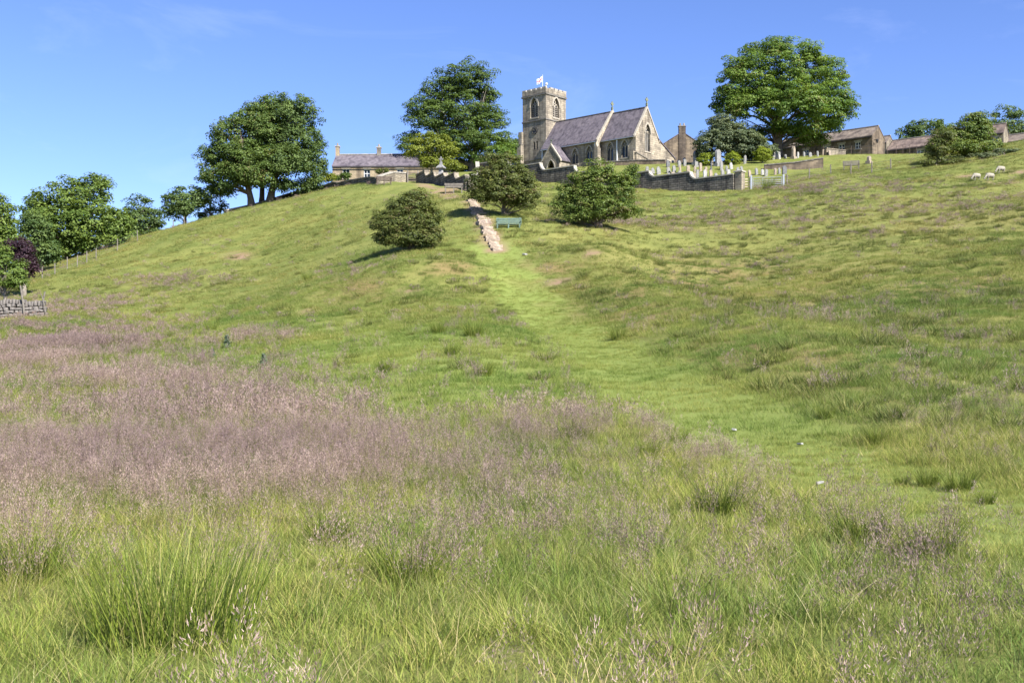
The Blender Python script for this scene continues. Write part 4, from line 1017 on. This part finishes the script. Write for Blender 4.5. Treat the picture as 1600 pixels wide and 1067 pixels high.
for rn, D, a, b, n, hh in rows:
    for i in range(n):
        px = a+(b-a)*(i+.5)/n + rs.uniform(-.3, .3)*(b-a)/n; d = D+rs.uniform(-1.5, 1.5)
        kd = rs.choices(kinds, (5, 4, 4, 3, 1))[0]; cl_ = rs.choices(cols, (6, 2.2, 3, 1.2))[0]; ht = .86*hh*rs.uniform(.7, 1.25)
        m_ = stone_mesh(kd, rs.uniform(.5, .8)*(1 if kd != 'cross' else .95), ht*(1.2 if kd == 'cross' else 1), .13)
        bx = X(px, d)
        o = m_.build('headstone', M[cl_], None); o.location = (bx, d, gz(bx, d)); o.rotation_euler = (R(rs.uniform(-5, 5)), R(rs.uniform(-4, 4)), R(50+rs.uniform(-14, 10)))
        tag(o, f'{cn[cl_]} {kn[kd]}, {ORD[i]} from left, {rn}', 'headstone', 'headstones in the churchyard')
for px, d, wd, ht, lb in ((1088,141,1.1,1.9,'large round topped grey monument left of the golden yews'), (1122,137,1.0,2.2,'tall pale monument between the left and middle golden yews'), (1212,143,1.3,1.6,'broad arched monument beside the sycamore trunk'), (1240,141,.55,1.7,'tall narrow headstone on the bank below the sycamore'), (1358,128,.6,.9,'lone pale headstone on the slope right of the plank bench')):
    bx = X(px, d); o = MB(); q = stone_mesh('round' if wd > .6 else 'shouldered', wd, ht, .3)
    q.b(-wd/2-.12, wd/2+.12, -.3, .3, -.4, .25)
    o = q.build('monument' if wd > .6 else 'headstone', M['grave_grey' if wd > .6 else 'grave_brown'], None); o.location = (bx, d, gz(bx, d)); o.rotation_euler = (0, 0, R(45)); tag(o, lb, 'monument' if wd > .6 else 'headstone')
# memorial cross
D = 112; cr = empty('memorial_cross', (X(689, D), D, gz(X(689, D), D)), R(-20), 'grey stone memorial pillar topped with a small cross', 'memorial')
zc = Zp(246, D)-gz(X(689, D), D)
m_ = MB(); m_.b(-.62, .62, -.62, .62, -.4, .35); m_.b(-.45, .45, -.45, .45, .351, .7); m_.build('base', M['grave_grey'], cr)
zs_ = zc-1.15
m_ = MB(); m_.lathe((0, 0, .7), [(.36, 0), (.25, zs_-.7-.1)], 4); m_.build('shaft', M['grave_pale'], cr)
m_ = MB(); m_.lathe((0, 0, zs_-.12), [(.3, 0), (.6, .1), (.58, .2), (.2, .5), (.14, .85)], 4); m_.build('canopy', M['grave_grey'], cr)
m_ = MB(); m_.b(-.07, .07, -.07, .07, zs_+.7, zs_+1.25); m_.b(-.24, .24, -.069, .069, zs_+.9, zs_+1.05); m_.build('cross', M['grave_grey'], cr)

# ------------------------------------------------------------------ benches, posts and fences
def bench(name, label, px, D, rz, wd, mat, planks=3, up=0):
    bx = X(px, D); o = empty(name, (bx, D, gz(bx, D)+up), rz, label, 'bench')
    for k in range(3):
        m_ = MB(); m_.b(-wd/2, wd/2, -.42+k*.14, -.30+k*.14, .42, .46); m_.build('seat_slat', M[mat], o)
    for k in range(planks):
        m_ = MB(); m_.b(-wd/2, wd/2, .06, .10, .56+k*.13, .66+k*.13); m_.build('back_slat', M[mat], o)
    for s in (-1, 0, 1) if wd > 1.6 else (-1, 1):
        x_ = s*(wd/2-.12)
        m_ = MB(); m_.b(x_-.04, x_+.04, .1, .17, -.3, .56+planks*.13); m_.build('leg', M[mat], o)
        m_ = MB(); m_.b(x_-.04, x_+.04, -.42, -.35, -.3, .419); m_.build('leg', M[mat], o)
    for s in (-1, 1):
        m_ = MB(); m_.b(s*(wd/2-.05)-.03, s*(wd/2-.05)+.03, -.42, .059, .66, .71); m_.build('armrest', M[mat], o)
    return o
bench('green_bench', 'weathered green park bench below the middle hawthorn', 795, 72.5, R(-3), 1.8, 'green', 3, -.32)
bench('wooden_bench', 'dark wooden bench in front of the shaded sawtooth wall', 709, 99, R(2), 1.8, 'wood', 3)
bench('wooden_bench', 'dark brown bench against the sunlit garden wall', 600, 111.5, R(10), 1.7, 'darkwood', 3)
bench('plank_bench', 'grey plank bench alone on the slope below the brown cottage', 1330, 121, R(-15), 1.9, 'wood', 4)
def fence(name, label, pts, sp, h, wires, pm='wood', pr=.06):
    root = empty(name, (pts[0][0], pts[0][1], 0), 0, label, 'fence'); o = Vector(pts[0]); tops = []
    for a, b in zip(pts[:-1], pts[1:]):
        a = Vector(a); b = Vector(b); n = max(1, round((b-a).length/sp))
        for i in range(n+(b == Vector(pts[-1]))):
            q = a.lerp(b, i/n); z = gz(*q); lx, ly = random.uniform(-.08, .08), random.uniform(-.05, .05); hh = h*random.uniform(.9, 1.12)
            m_ = MB(); m_.tube([(q.x-o.x, q.y-o.y, z-.4), (q.x-o.x+lx, q.y-o.y+ly, z+hh)], [pr, pr*.9], 6); m_.build('post', M[pm], root)
            tops.append((q.x-o.x+lx*.8, q.y-o.y+ly*.8, z))
    for k in range(wires):
        m_ = MB(); m_.tube([(x_, y_, z_+h*(.9-.7*k/max(1, wires-1))) for x_, y_, z_ in tops], .007, 4); m_.build('wire', M['wire'], root)
    return root
fence('wire_fence', 'post and wire fence along the left skyline below the trees', [(X(66,97),97), (X(105,102),102), (X(150,108),108), (X(215,113),113)], 2.3, 1.2, 4, 'wood', pr=.06)
fence('garden_fence', 'thin railings in front of the brown cottage and barn', [(X(1258,146),146), (X(1330,144),144), (X(1400,143),143), (X(1455,138),138)], 1.15, 1.25, 3, 'darkwood', .035)
fence('wire_fence', 'post and wire fence crossing the slope below the plank bench', [(X(1230,112),112), (X(1298,116),116), (X(1362,113),113), (X(1392,116),116)], 3.0, 1.15, 4, 'wood', .07)
fence('wire_fence', 'short run of old posts left of the round skyline tree', [(X(271,119.5),119.5), (X(288,120.5),120.5)], 1.0, 1.0, 2, pr=.06)
# dry stone wall end at the left
dw = empty('drystone_wall', (X(70,62), 62, -.32), 0, 'tumbledown dry stone wall end at the left edge', 'wall')
rs = random.Random(11)
def rock(sx, sy, sz, seed):
    bm = bmesh.new(); bmesh.ops.create_cube(bm, size=1); rr = random.Random(seed)
    for v in bm.verts: v.co = Vector((v.co.x*sx*rr.uniform(.8, 1.1), v.co.y*sy*rr.uniform(.85, 1.1), v.co.z*sz*rr.uniform(.75, 1.1)))
    bmesh.ops.bevel(bm, geom=bm.edges[:], offset=min(sx, sy, sz)*.18, segments=1, affect='EDGES')
    m_ = bpy.data.meshes.new('stone'); bm.to_mesh(m_); bm.free(); m_.materials.append(M['drystone']); return m_
rocks = [rock(.2+.07*(i % 4), .32, .15+.03*(i % 3), i) for i in range(12)]; capr = [rock(.15, .45, .33, 20+i) for i in range(5)]
x0 = X(70, 62)
for course_ in range(6):
    xx = -.12*course_*.3 - .02
    while xx > -7.0:
        for yy in (-.17, .17):
            wx = x0+xx; z = gz(wx, 62)
            hx = z + .08 + course_*.185 + .0
            if course_ == 5 and xx > -1.2: continue
            o = obj('stone', rs.choice(rocks), dw); o.location = (xx+rs.uniform(-.03, .03), yy+rs.uniform(-.03, .03), hx); o.rotation_euler = (rs.uniform(-.15, .15), rs.uniform(-.22, .22), rs.uniform(-.25, .25))
        xx -= rs.uniform(.24, .36)
xx = -.1
while xx > -7.0:
    z = gz(x0+xx, 62); o = obj('cope_stone', rs.choice(capr), dw); o.location = (xx, 0, z+(1.12 if xx < -1.2 else .98)+.12); o.rotation_euler = (rs.uniform(-.1, .1), rs.uniform(-.35, .35), rs.uniform(-.15, .15)); xx -= .19
for (xa, lean, hgt, lb, dyy) in ((-1.25, -.28, 1.9, 'grey leaning post against the dry stone wall', -.42), (.05, -.35, 1.3, 'thin slanting stick at the dry stone wall end', -.35), (-.75, .3, 1.55, 'short bent stake poking over the dry stone wall', .45)):
    z = gz(x0+xa, 62); m_ = MB(); m_.tube([(0, 0, -.3), (lean*.5, .02, hgt*.5), (lean, 0, hgt)], [.06 if hgt > 1.5 else .03, .055 if hgt > 1.5 else .028, .05 if hgt > 1.5 else .022], 7)
    o = m_.build('leaning_post', M['wood'], None); o.location = (x0+xa+.25, 62+dyy, z); tag(o, lb, 'post')

# ------------------------------------------------------------------ stone steps
st = empty('stone_steps', (X(775,66), 66, 0), 0, 'worn flight of pale stone steps climbing past the hawthorns', 'steps')
line = [(775,66.0),(762,72.0),(750,78.0),(741,82.5),(732,87.0)]
pts = np.array([(X(a, d), d) for a, d in line]); seg = np.concatenate([[0], np.cumsum(np.hypot(*np.diff(pts, axis=0).T))])
nst = 25; o0 = Vector((X(775,66), 66))
for i in range(nst):
    s = seg[-1]*(i+.5)/nst; xx = np.interp(s, seg, pts[:, 0]); yy = np.interp(s, seg, pts[:, 1])
    rr = random.Random(100+i); wd = .84*rr.uniform(.78, 1.15); dp = seg[-1]/nst*1.08
    bm = bmesh.new(); bmesh.ops.create_cube(bm, size=1)
    for v in bm.verts: v.co = Vector((v.co.x*wd+rr.uniform(-.04, .04), v.co.y*dp+rr.uniform(-.03, .03), v.co.z*.3+rr.uniform(-.012, .012)))
    bmesh.ops.bevel(bm, geom=bm.edges[:], offset=.022, segments=1, affect='EDGES')
    m_ = bpy.data.meshes.new('step'); bm.to_mesh(m_); bm.free(); m_.materials.append(M['step'])
    o = obj('step', m_, st); o.location = (xx-o0.x+rr.uniform(-.09, .09), yy-o0.y, gz(xx, yy)-.085); o.rotation_euler = (rr.uniform(-.02, .05), rr.uniform(-.03, .03), math.atan2(.32, 1)*.6+rr.uniform(-.13, .13))

# ------------------------------------------------------------------ sheep
def sheep(px, D, rz, label):
    bx = X(px, D); z = gz(bx, D)
    o = empty('sheep', (bx, D, z), rz, label, 'sheep', 'sheep grazing below the thicket'); o.scale = (.76,)*3
    m_ = MB(); m_.ell((0, 0, .62), (.56, .27, .29), 14, 9); m_.ell((.35, 0, .62), (.28, .23, .27), 12, 8); m_.ell((-.34, 0, .62), (.28, .26, .28), 12, 8)
    m_.tube([(.45, 0, .62), (.68, 0, .45), (.80, 0, .26)], [.17, .12, .085], 10); m_.ell((.86, 0, .17), (.14, .075, .10), 10, 7)
    for sx, sy in ((.36, .13), (.30, -.13), (-.36, .13), (-.42, -.13)):
        kn_ = .03 if sx > 0 else -.05
        m_.tube([(sx, sy, .5), (sx+kn_, sy, .26), (sx+(0 if sx > 0 else .01), sy, -.04)], [.085, .05, .04], 8)
    for s in (-1, 1): m_.ell((.76, s*.12, .27), (.035, .09, .03), 6, 5)
    m_.ell((-.6, 0, .56), (.06, .06, .14), 8, 6)
    b = m_.build('body', M['wool'], o, True)
    md = b.modifiers.new('remesh', 'REMESH'); md.mode = 'VOXEL'; md.voxel_size = .03; md.use_smooth_shade = True
    h = MB(); h.ell((.90, 0, .16), (.13, .07, .085), 10, 7); h.build('face', M['grave_dark'], o, True)
    return o
sheep(1526, 97, R(205), 'leftmost grazing sheep, standing just above the bare soil')
sheep(1547, 95, R(200), 'lowest of the three grazing sheep')
sheep(1564, 98, R(200), 'rightmost grazing sheep near the edge of the view')

# ------------------------------------------------------------------ field stones and scraps
for i, (px, py, D, sz, lb) in enumerate([(1447,552,31,.24,'white scrap lying in the grass on the right slope'), (1147,649,19.5,.08,'small pale stone on the worn grass path'), (1250,668,17.5,.07,'tiny pale stone right of the path'), (1281,728,13.6,.07,'flat pale stone beside the path bend'), (776,353,66.2,.18,'white stone at the foot of the green bench'), (820,386,64,.22,'pale stone lying right of the steps foot')]):
    o = obj('field_stone', rock(sz*1.4, sz, sz*.5, 60+i), None); o.data.materials.clear(); o.data.materials.append(M['wool'] if i in (0, 4) else M['grave_pale'])
    bx = X(px, D); o.location = (bx, D, gz(bx, D)+sz*.2+.03); o.rotation_euler = (.1, .15, i*1.1); tag(o, lb, 'stone')

# ------------------------------------------------------------------ grasses
proto = {}
def blades(n, rad, h0, h1, wd, lean, curve, seed, segs=3, shade=(0, 1)):
    r = np.random.default_rng(seed); V = []; Q = []; S = []
    for i in range(n):
        a = r.uniform(0, 2*math.pi); rr = rad*math.sqrt(r.random()); bx, by = rr*math.cos(a), rr*math.sin(a)
        az = a + r.normal(0, .9); h = r.uniform(h0, h1); ln = abs(r.normal(lean, lean*.5)); cv = r.uniform(.3, 1)*curve
        ca, sa = math.cos(az), math.sin(az); fa = r.uniform(0, math.pi); wx, wy = math.cos(fa)*wd*.5, math.sin(fa)*wd*.5
        b0 = len(V)
        for k in range(segs+1):
            t_ = k/segs; out_ = h*(ln*t_+cv*t_*t_); z = h*(t_-.35*cv*t_*t_)
            cx_, cy_ = bx+ca*out_, by+sa*out_; ww = (1-t_**1.5)*.9+.1
            V += [(cx_-wx*ww, cy_-wy*ww, z-.02), (cx_+wx*ww, cy_+wy*ww, z-.02)]
        s_ = r.uniform(*shade)
        for k in range(segs): Q.append((b0+2*k, b0+2*k+1, b0+2*k+3, b0+2*k+2)); S.append(s_)
    return V, Q, S
def panicles(n, rad, h0, h1, seed, plen=.15, nb=26, bw=.0045, stalkw=.003, open_=.045, bl=.022):
    """flowering stems: a thin stalk carrying a loose feathery head"""
    r = np.random.default_rng(seed); V = []; Q = []; S = []
    def quad(a, b, wv, s_):
        b0 = len(V); V.extend([tuple(a-wv), tuple(a+wv), tuple(b+wv*.5), tuple(b-wv*.5)]); Q.append((b0, b0+1, b0+2, b0+3)); S.append(s_)
    for i in range(n):
        a = r.uniform(0, 2*math.pi); rr = rad*math.sqrt(r.random()); base = np.array([rr*math.cos(a), rr*math.sin(a), 0.])
        h = r.uniform(h0, h1); ln = np.array([r.normal(0, .12), r.normal(0, .12), 1.])*h; p1 = base+ln*.55; p2 = base+ln+np.array([r.normal(0, .04), r.normal(0, .04), 0])
        f = r.uniform(0, math.pi); wv = np.array([math.cos(f), math.sin(f), 0])*stalkw*.5
        quad(base, p1, wv, r.uniform(0, .25)); quad(p1, p2, wv*.8, r.uniform(.1, .3))
        ax = (p2-p1)/np.linalg.norm(p2-p1); top = p2; pl = plen*r.uniform(.7, 1.25); tone = r.uniform(.45, 1)
        for k in range(nb):
            t_ = r.random(); q = top-ax*pl*t_; e = r.uniform(0, 2*math.pi); sp = open_*(.25+t_)*r.uniform(.4, 1.2)
            d_ = np.array([math.cos(e)*sp, math.sin(e)*sp, r.uniform(.0, .05)]); g = r.uniform(0, math.pi)
            dn = d_/(np.linalg.norm(d_)+1e-6)*bl*r.uniform(.6, 1.3); quad(q+d_, q+d_+dn+ax*bl*.4, np.array([math.cos(g), math.sin(g), r.normal(0, .5)])*bw*.5, min(1, max(.4, tone+r.normal(0, .12))))
    return V, Q, S
def make_proto(coll, name, parts, mat):
    V = []; Q = []; S = []
    for v, q, s in parts:
        n = len(V); V += v; Q += [tuple(i+n for i in f) for f in q]; S += s
    me = np_mesh(name, np.array(V), np.array(Q), [mat], {'shade': S}); o = bpy.data.objects.new(name, me); coll.objects.link(o)
GM = grassmat('grass_blade', [(0, (.065,.090,.017)), (.35, (.18,.21,.045)), (.7, (.255,.262,.068)), (.88, (.34,.295,.11)), (1, (.46,.38,.20))])
TM = grassmat('turf_blade', [(0, (.095,.145,.025)), (.5, (.195,.255,.05)), (.85, (.25,.28,.068)), (1, (.38,.33,.15))])
PM = grassmat('flowering_grass', [(0, (.13,.16,.04)), (.3, (.26,.22,.10)), (.42, (.15,.105,.095)), (.7, (.265,.192,.168)), (1, (.42,.325,.28))], trans=.25, tintcol=((.8,.75,.8),(1.15,1.1,1.05)))
FM = grassmat('fresh_blade', [(0, (.030,.060,.010)), (.3, (.15,.205,.034)), (.7, (.30,.345,.068)), (.88, (.33,.31,.10)), (1, (.48,.40,.21))], trans=.25, tintcol=((.58,.74,.56),(1.3,1.2,1.08)))  # darkest blade colour paints in the shaded gaps of the foreground grass
RM = grassmat('rush_stem', [(0, (.04,.07,.010)), (.5, (.145,.20,.024)), (.85, (.26,.30,.045)), (1, (.40,.34,.14))], trans=.2, tintcol=((.9,.9,.9),(1.1,1.1,1.1)))
SM = grassmat('tussock_blade', [(0, (.045,.072,.014)), (.5, (.115,.145,.030)), (.85, (.20,.20,.055)), (1, (.34,.29,.13))], trans=.2, tintcol=((.8,.85,.8),(1.15,1.1,1.0)))
DM = grassmat('dry_grass', [(0, (.34,.28,.14)), (1, (.55,.47,.28))], trans=.25)
def coll(nm):
    return bpy.data.collections.new(nm)
c_turf = coll('turf'); c_mead = coll('meadow'); c_flow = coll('flower'); c_far = coll('far'); c_farfl = coll('farflower'); c_dry = coll('dry'); c_flmid = coll('flowermid'); c_tus = coll('tussock')
for i in range(4):
    make_proto(c_turf, f'turf_{i}', [blades(80, .17, .035, .11, .0045, .35, .5, 10+i, 2)], TM)
    make_proto(c_mead, f'meadow_{i}', [blades(64, .16, .09, .29, .0036, .24, .6, 20+i, 4), blades(10, .15, .10, .28, .003, .4, .8, 120+i, 3, (.9, 1))], FM)
    make_proto(c_flow, f'flower_{i}', [panicles(10, .18, .36, .62, 30+i, .15, 46, .0034, .0026, .042, .011)], PM)
    make_proto(c_flmid, f'flmid_{i}', [panicles(10, .2, .38, .62, 130+i, .15, 18, .007, .004, .045, .024)], PM)
    make_proto(c_far, f'far_{i}', [blades(42, .30, .07, .20, .013, .3, .6, 40+i, 2)], GM)
    make_proto(c_farfl, f'farflower_{i}', [panicles(14, .32, .25, .42, 50+i, .13, 8, .014, .006, .05, .05)], PM)
    make_proto(c_tus, f'tus_{i}', [blades(210, .24, .08, .27, .0085, .40, .5, 160+i, 3)], SM)
    make_proto(c_dry, f'dry_{i}', [blades(20, .2, .12, .38, .0038, .5, .9, 60+i, 4)], DM)

def scatter(name, label, P, scl, idx_, tint_, collection, tilt=.12):
    n = len(P); me = bpy.data.meshes.new(name); me.vertices.add(n); me.vertices.foreach_set('co', np.asarray(P, np.float32).ravel())
    rot = np.stack([rng.normal(0, tilt, n), rng.normal(0, tilt, n), rng.uniform(0, 6.283, n)], -1).astype(np.float32)
    a = me.attributes.new('rot', 'FLOAT_VECTOR', 'POINT'); a.data.foreach_set('vector', rot.ravel())
    a = me.attributes.new('scl', 'FLOAT', 'POINT'); a.data.foreach_set('value', np.asarray(scl, np.float32))
    a = me.attributes.new('tint', 'FLOAT', 'POINT'); a.data.foreach_set('value', np.asarray(tint_, np.float32))
    a = me.attributes.new('pick', 'INT', 'POINT'); a.data.foreach_set('value', np.asarray(idx_, np.int32))
    me.update(); o = obj(name, me); tag(o, label, None, None, 'stuff')
    g = bpy.data.node_groups.new(name, 'GeometryNodeTree')
    g.interface.new_socket('Geometry', in_out='INPUT', socket_type='NodeSocketGeometry'); g.interface.new_socket('Geometry', in_out='OUTPUT', socket_type='NodeSocketGeometry')
    gi = g.nodes.new('NodeGroupInput'); go = g.nodes.new('NodeGroupOutput'); iop = g.nodes.new('GeometryNodeInstanceOnPoints')
    ci_ = g.nodes.new('GeometryNodeCollectionInfo'); ci_.inputs[0].default_value = collection; ci_.inputs[1].default_value = True; ci_.inputs[2].default_value = True
    def na(nm, dt):
        x_ = g.nodes.new('GeometryNodeInputNamedAttribute'); x_.data_type = dt; x_.inputs[0].default_value = nm; return x_.outputs[0]
    lk = g.links.new
    lk(gi.outputs[0], iop.inputs['Points']); lk(ci_.outputs[0], iop.inputs['Instance']); iop.inputs['Pick Instance'].default_value = True
    lk(na('pick', 'INT'), iop.inputs['Instance Index']); lk(na('rot', 'FLOAT_VECTOR'), iop.inputs['Rotation']); lk(na('scl', 'FLOAT'), iop.inputs['Scale'])
    lk(iop.outputs[0], go.inputs[0])
    md = o.modifiers.new('scatter', 'NODES'); md.node_group = g
    return o

def sample(n, y0, y1, wide=.62, extra=1.5):
    """points on the field between two distances, uniform per square metre"""
    y = np.sqrt(rng.uniform(y0*y0, y1*y1, n)); x = rng.uniform(-1, 1, n)*(wide*y+extra)
    return x, y
def offhill(x, y, px, py):
    """field only: not inside the church precinct, not beyond the skyline"""
    wall_y = 112 + (24.4-x)*.917                       # line of the churchyard wall
    return (y < np.where(x > 24.4, 120+.35*(x-24.4), np.minimum(wall_y, 200)) - .8) & ~((x > -14) & (x < -4) & (y > 101))
def area(y0, y1, wide=.62): return wide*(y1*y1-y0*y0)

def put(name, label, y0, y1, dens, collection, probfn, s0, s1, tilt=.12, tb=0):
    n = int(area(y0, y1)*dens); x, y = sample(n, y0, y1); z = H(x, y)
    ms = masks(x, y, z); pr = probfn(x, y, ms); k = (rng.random(n) < pr) & offhill(x, y, ms[6], ms[7])
    x, y, z = x[k], y[k], z[k]; m = k.sum()
    ti = np.clip(.5 + 1.5*(fbm(x, y, 5, 91)-.5) + .9*(fbm(x, y, 1.3, 95)-.5) + rng.normal(0, .12, m), 0, 1)
    ti = np.clip(ti + tb + .24*ms[1][k] + .12*ms[8][k], 0, 1)
    sc = rng.uniform(s0, s1, m)*(1-.25*ms[1][k])
    scatter(name, label, np.stack([x, y, z], -1), sc, rng.integers(0, 4, m), ti, collection, tilt)
    return m
cnt = {}
shortp = lambda x, y, m: np.clip(1-.75*m[0], 0, 1)*(1-m[3])
cnt['turf1'] = put('turf_near', 'short bright turf on the worn path and nearby field', 2.2, 18, 46, c_turf, shortp, .8, 1.4)
cnt['turf2'] = put('turf_middle', 'short bright turf further up the field', 18, 75, 15, c_turf, lambda x, y, m: shortp(x, y, m)*(1-sstep(48, 75, y)), 1.2, 2.0)
def meadp(x, y, m):
    tall, path, bank, bare, n, nb, px, py, lawn = m
    return np.clip(.25+.95*sstep(.35, .62, n)+.7*tall, 0, 1)*(1-.97*path)*(1-.8*lawn)*(1-bare)
cnt['mead1'] = put('meadow_grass_near', 'long green meadow grass in the foreground', 2.2, 18, 40, c_mead, meadp, .45, 1.1)
cnt['tuft'] = put('dark_meadow_tufts', 'darker taller grass tufts scattered through the foreground', 3.2, 24, 9, c_mead, lambda x, y, m: sstep(.52, .64, fbm(x, y, 1.0, 231, 2))*(1-m[1])*(1-.8*m[8]), .95, 1.5, .12, -.45)  # lowered tint: dark green tufts also stand in for shadows between clumps
def meadp2(x, y, m):
    tall, path, bank, bare, n, nb, px, py, lawn = m
    return np.clip(.05+.3*sstep(0, 2, x-6)+.85*sstep(.50, .66, n)+.5*tall, 0, 1)*(1-.7*sstep(38, 47, y)*rng.random(len(x)))*(1-.97*path)*(1-.85*lawn)*(1-bare)
cnt['mead2'] = put('meadow_grass_middle', 'tufts of meadow grass across the middle of the field', 18, 48, 15, c_mead, meadp2, .55, 1.05)
flowp = lambda x, y, m: np.clip(1.15*m[0]+.035+.13*sstep(.5, .62, fbm(x, y, .9, 201))*(y < 14), 0, 1)*(1-m[1])
cnt['flow1'] = put('flowering_grass_near', 'mauve flowering grass heads in the foreground', 2.6, 18, 38, c_flow, flowp, .75, 1.2)
cnt['flow2'] = put('flowering_grass_middle', 'mauve flowering grass drift across the left of the field', 18, 48, 11, c_flmid, flowp, .8, 1.2)
cnt['dry'] = put('dry_grass', 'straw coloured dry grass among the green', 2.6, 25, 9.0, c_dry, lambda x, y, m: (.25+.6*m[0])*(1-m[1]), .5, 1.0)
def farp(x, y, m):
    tall, path, bank, bare, n, nb, px, py, lawn = m
    return np.clip(.30+.75*sstep(.42, .62, n), 0, 1)*(1-.9*path)*(1-.5*lawn)*(1-bare)*(1-.35*bank)
cnt['far'] = put('hill_grass', 'rough grass covering the upper hillside', 40, 135, 12, c_far, farp, .5, 1.25, .2)
cnt['farfl'] = put('hill_flowering_grass', 'pinkish flowering grass scattered over the upper hillside', 44, 125, 7, c_farfl, lambda x, y, m: np.clip(1.1*m[0]+.012, 0, 1)*(1-m[1]), .7, 1.15)
def tusp(x, y, m):
    tall, path, bank, bare, n, nb, px, py, lawn = m
    side = np.where(x > np.interp(y, PATH[::-1, 1], PATH[::-1, 0]), 1.0, .28)
    return np.clip(side*sstep(.46, .60, fbm(x, y, 2.0, 141))*(1-.6*sstep(70, 110, y)), 0, 1)*(path < .05)*(1-.75*lawn)
cnt['tus'] = put('tussock_grass', 'coarse dark tussocks dotting the rough slopes', 9, 100, 1.5, c_tus, tusp, .55, 1.6, .15)
print('SCATTER', cnt)

# grass in the churchyard
n = 5000; x = rng.uniform(-4, 75, n); y = rng.uniform(112, 160, n); k = ~offhill(x, y, None, None); x, y = x[k], y[k]
scatter('churchyard_grass', 'mown grass between the headstones', np.stack([x, y, H(x, y)], -1), rng.uniform(.5, .9, len(x)), rng.integers(0, 4, len(x)), rng.uniform(.4, 1, len(x)), c_far, .15)

# rushes: each clump a thing of its own
def rush_mesh(seed, n, rad, h0, h1, lean=.22):
    V, Q, S = blades(n, rad, h0, h1, .0055, lean, .22, seed, 4)
    return np_mesh('rush_clump', np.array(V), np.array(Q), [RM], {'shade': S})
big = rush_mesh(5, 950, .42, .22, .80, .20); RU = [rush_mesh(70+i, 520, .18, .22, .55, .30) for i in range(3)]
for px, D, s, mesh, lb in [
  (270, 5.9, 1.0, big, 'huge fountain of rushes in the left foreground'),
  (640, 7.4, 1.0, RU[1], 'dark clump right of the huge rush fountain in the foreground'),
  (1345, 8.9, .95, RU[2], 'wide green clump low in the right foreground'),
  (1450, 8.3, .9, RU[0], 'green clump at the right end of the foreground row'),
  (900, 17.5, 1.0, RU[1], 'green clump in the purple patch left of the path'),
  (520, 9.5, .9, RU[0], 'green stems rising behind the huge rush fountain'),
  (40, 7.6, 1.1, RU[2], 'dark clump at the left edge of the foreground'),
  (1125, 11.0, 1.05, RU[0], 'upright bright green rush clump beside the path'),
  (1450, 13.4, .62, RU[1], 'dark tuft of rushes at the right path edge, left of its neighbour'),
  (1500, 12.8, .72, RU[2], 'spreading rush tuft right of the dark one at the path edge'),
  (1410, 13.6, .4, RU[0], 'low rush tuft, smallest of the group at the path edge'),
  (1540, 11.6, .4, RU[1], 'lone small tuft on the path at the far right'),
  (1060, 17.8, .7, RU[1], 'dark rush tuft above the bright clump near the path'),
  (190, 47, 1.5, RU[2], 'round green tuft on the left below the dry stone wall'),
  (603, 31, .95, RU[0], 'small green tuft alone on the pale lawn'),
  (705, 33, 1.0, RU[1], 'low dark tuft right of the lone lawn tuft'),
  (740, 39, 1.5, RU[2], 'tall tuft with purple grass in the middle distance'),
  (685, 40, 1.2, RU[0], 'green tuft left of the tall purple-topped tuft'),
  (755, 28.5, 1.1, RU[1], 'leafy dark clump at the edge of the flowering grass'),
  (480, 68, 1.4, RU[2], 'single dark tuft high on the left slope'),
  (330, 52, 1.2, RU[0], 'tuft beside the purple drift above the thistle'),
  (1370, 17.0, .75, RU[2], 'tuft standing on the slope above the path bend'),
  (850, 13.8, .8, RU[2], 'broad tuft left of the path among purple grass'),
  (1010, 16, .75, RU[0], 'tuft at the left margin of the path'),
  (1290, 20, .7, RU[1], 'tuft at the right margin of the path halfway up'),
  (1200, 108, 2.6, RU[0], 'dark green weeds growing before the metal gate'),
  (965, 40, 1.2, RU[2], 'tuft at the foot of the right hand slope')]:
    bx = X(px, D); o = obj('rush_clump', mesh); o.location = (bx, D, gz(bx, D)-.01); o.scale = (s*1.1, s*1.1, s); o.rotation_euler = (0, 0, px*.7)
    tag(o, lb, 'rushes', 'rush clumps in the field')
# thistles
for px, D, s, lb in ((355, 43, 1.0, 'bluish thistle standing on the lawn at the left'), (412, 36, .8, 'bluish thistle at the edge of the purple grass'), (333, 39.5, .55, 'small thistle beside the taller bluish one')):
    bx = X(px, D); t_ = empty('thistle', (bx, D, gz(bx, D)), 0, lb, 'thistle')
    n = 260; h = rng.random(n)**.8*.55*s; a = rng.uniform(0, 6.283, n); rr = (.24*s)*(1-h/(.75*s))*rng.uniform(.3, 1, n)
    P = np.stack([rr*np.cos(a), rr*np.sin(a), h+.04], -1); Nn = np.stack([np.cos(a)*.5, np.sin(a)*.5, np.ones(n)], -1)+rng.normal(size=(n, 3))*.4; Nn /= np.linalg.norm(Nn, axis=1, keepdims=True)
    V, Q = tri_leaves(P, Nn, .12*s, .4); obj('leaves', np_mesh('leaves', V, Q, [LF['thistle']], {'shade': rng.random(n)}), t_)
    m_ = MB(); m_.tube([(0, 0, -.1), (0, 0, .58*s)], [.02, .012], 6); m_.build('stem', M['copper'], t_)
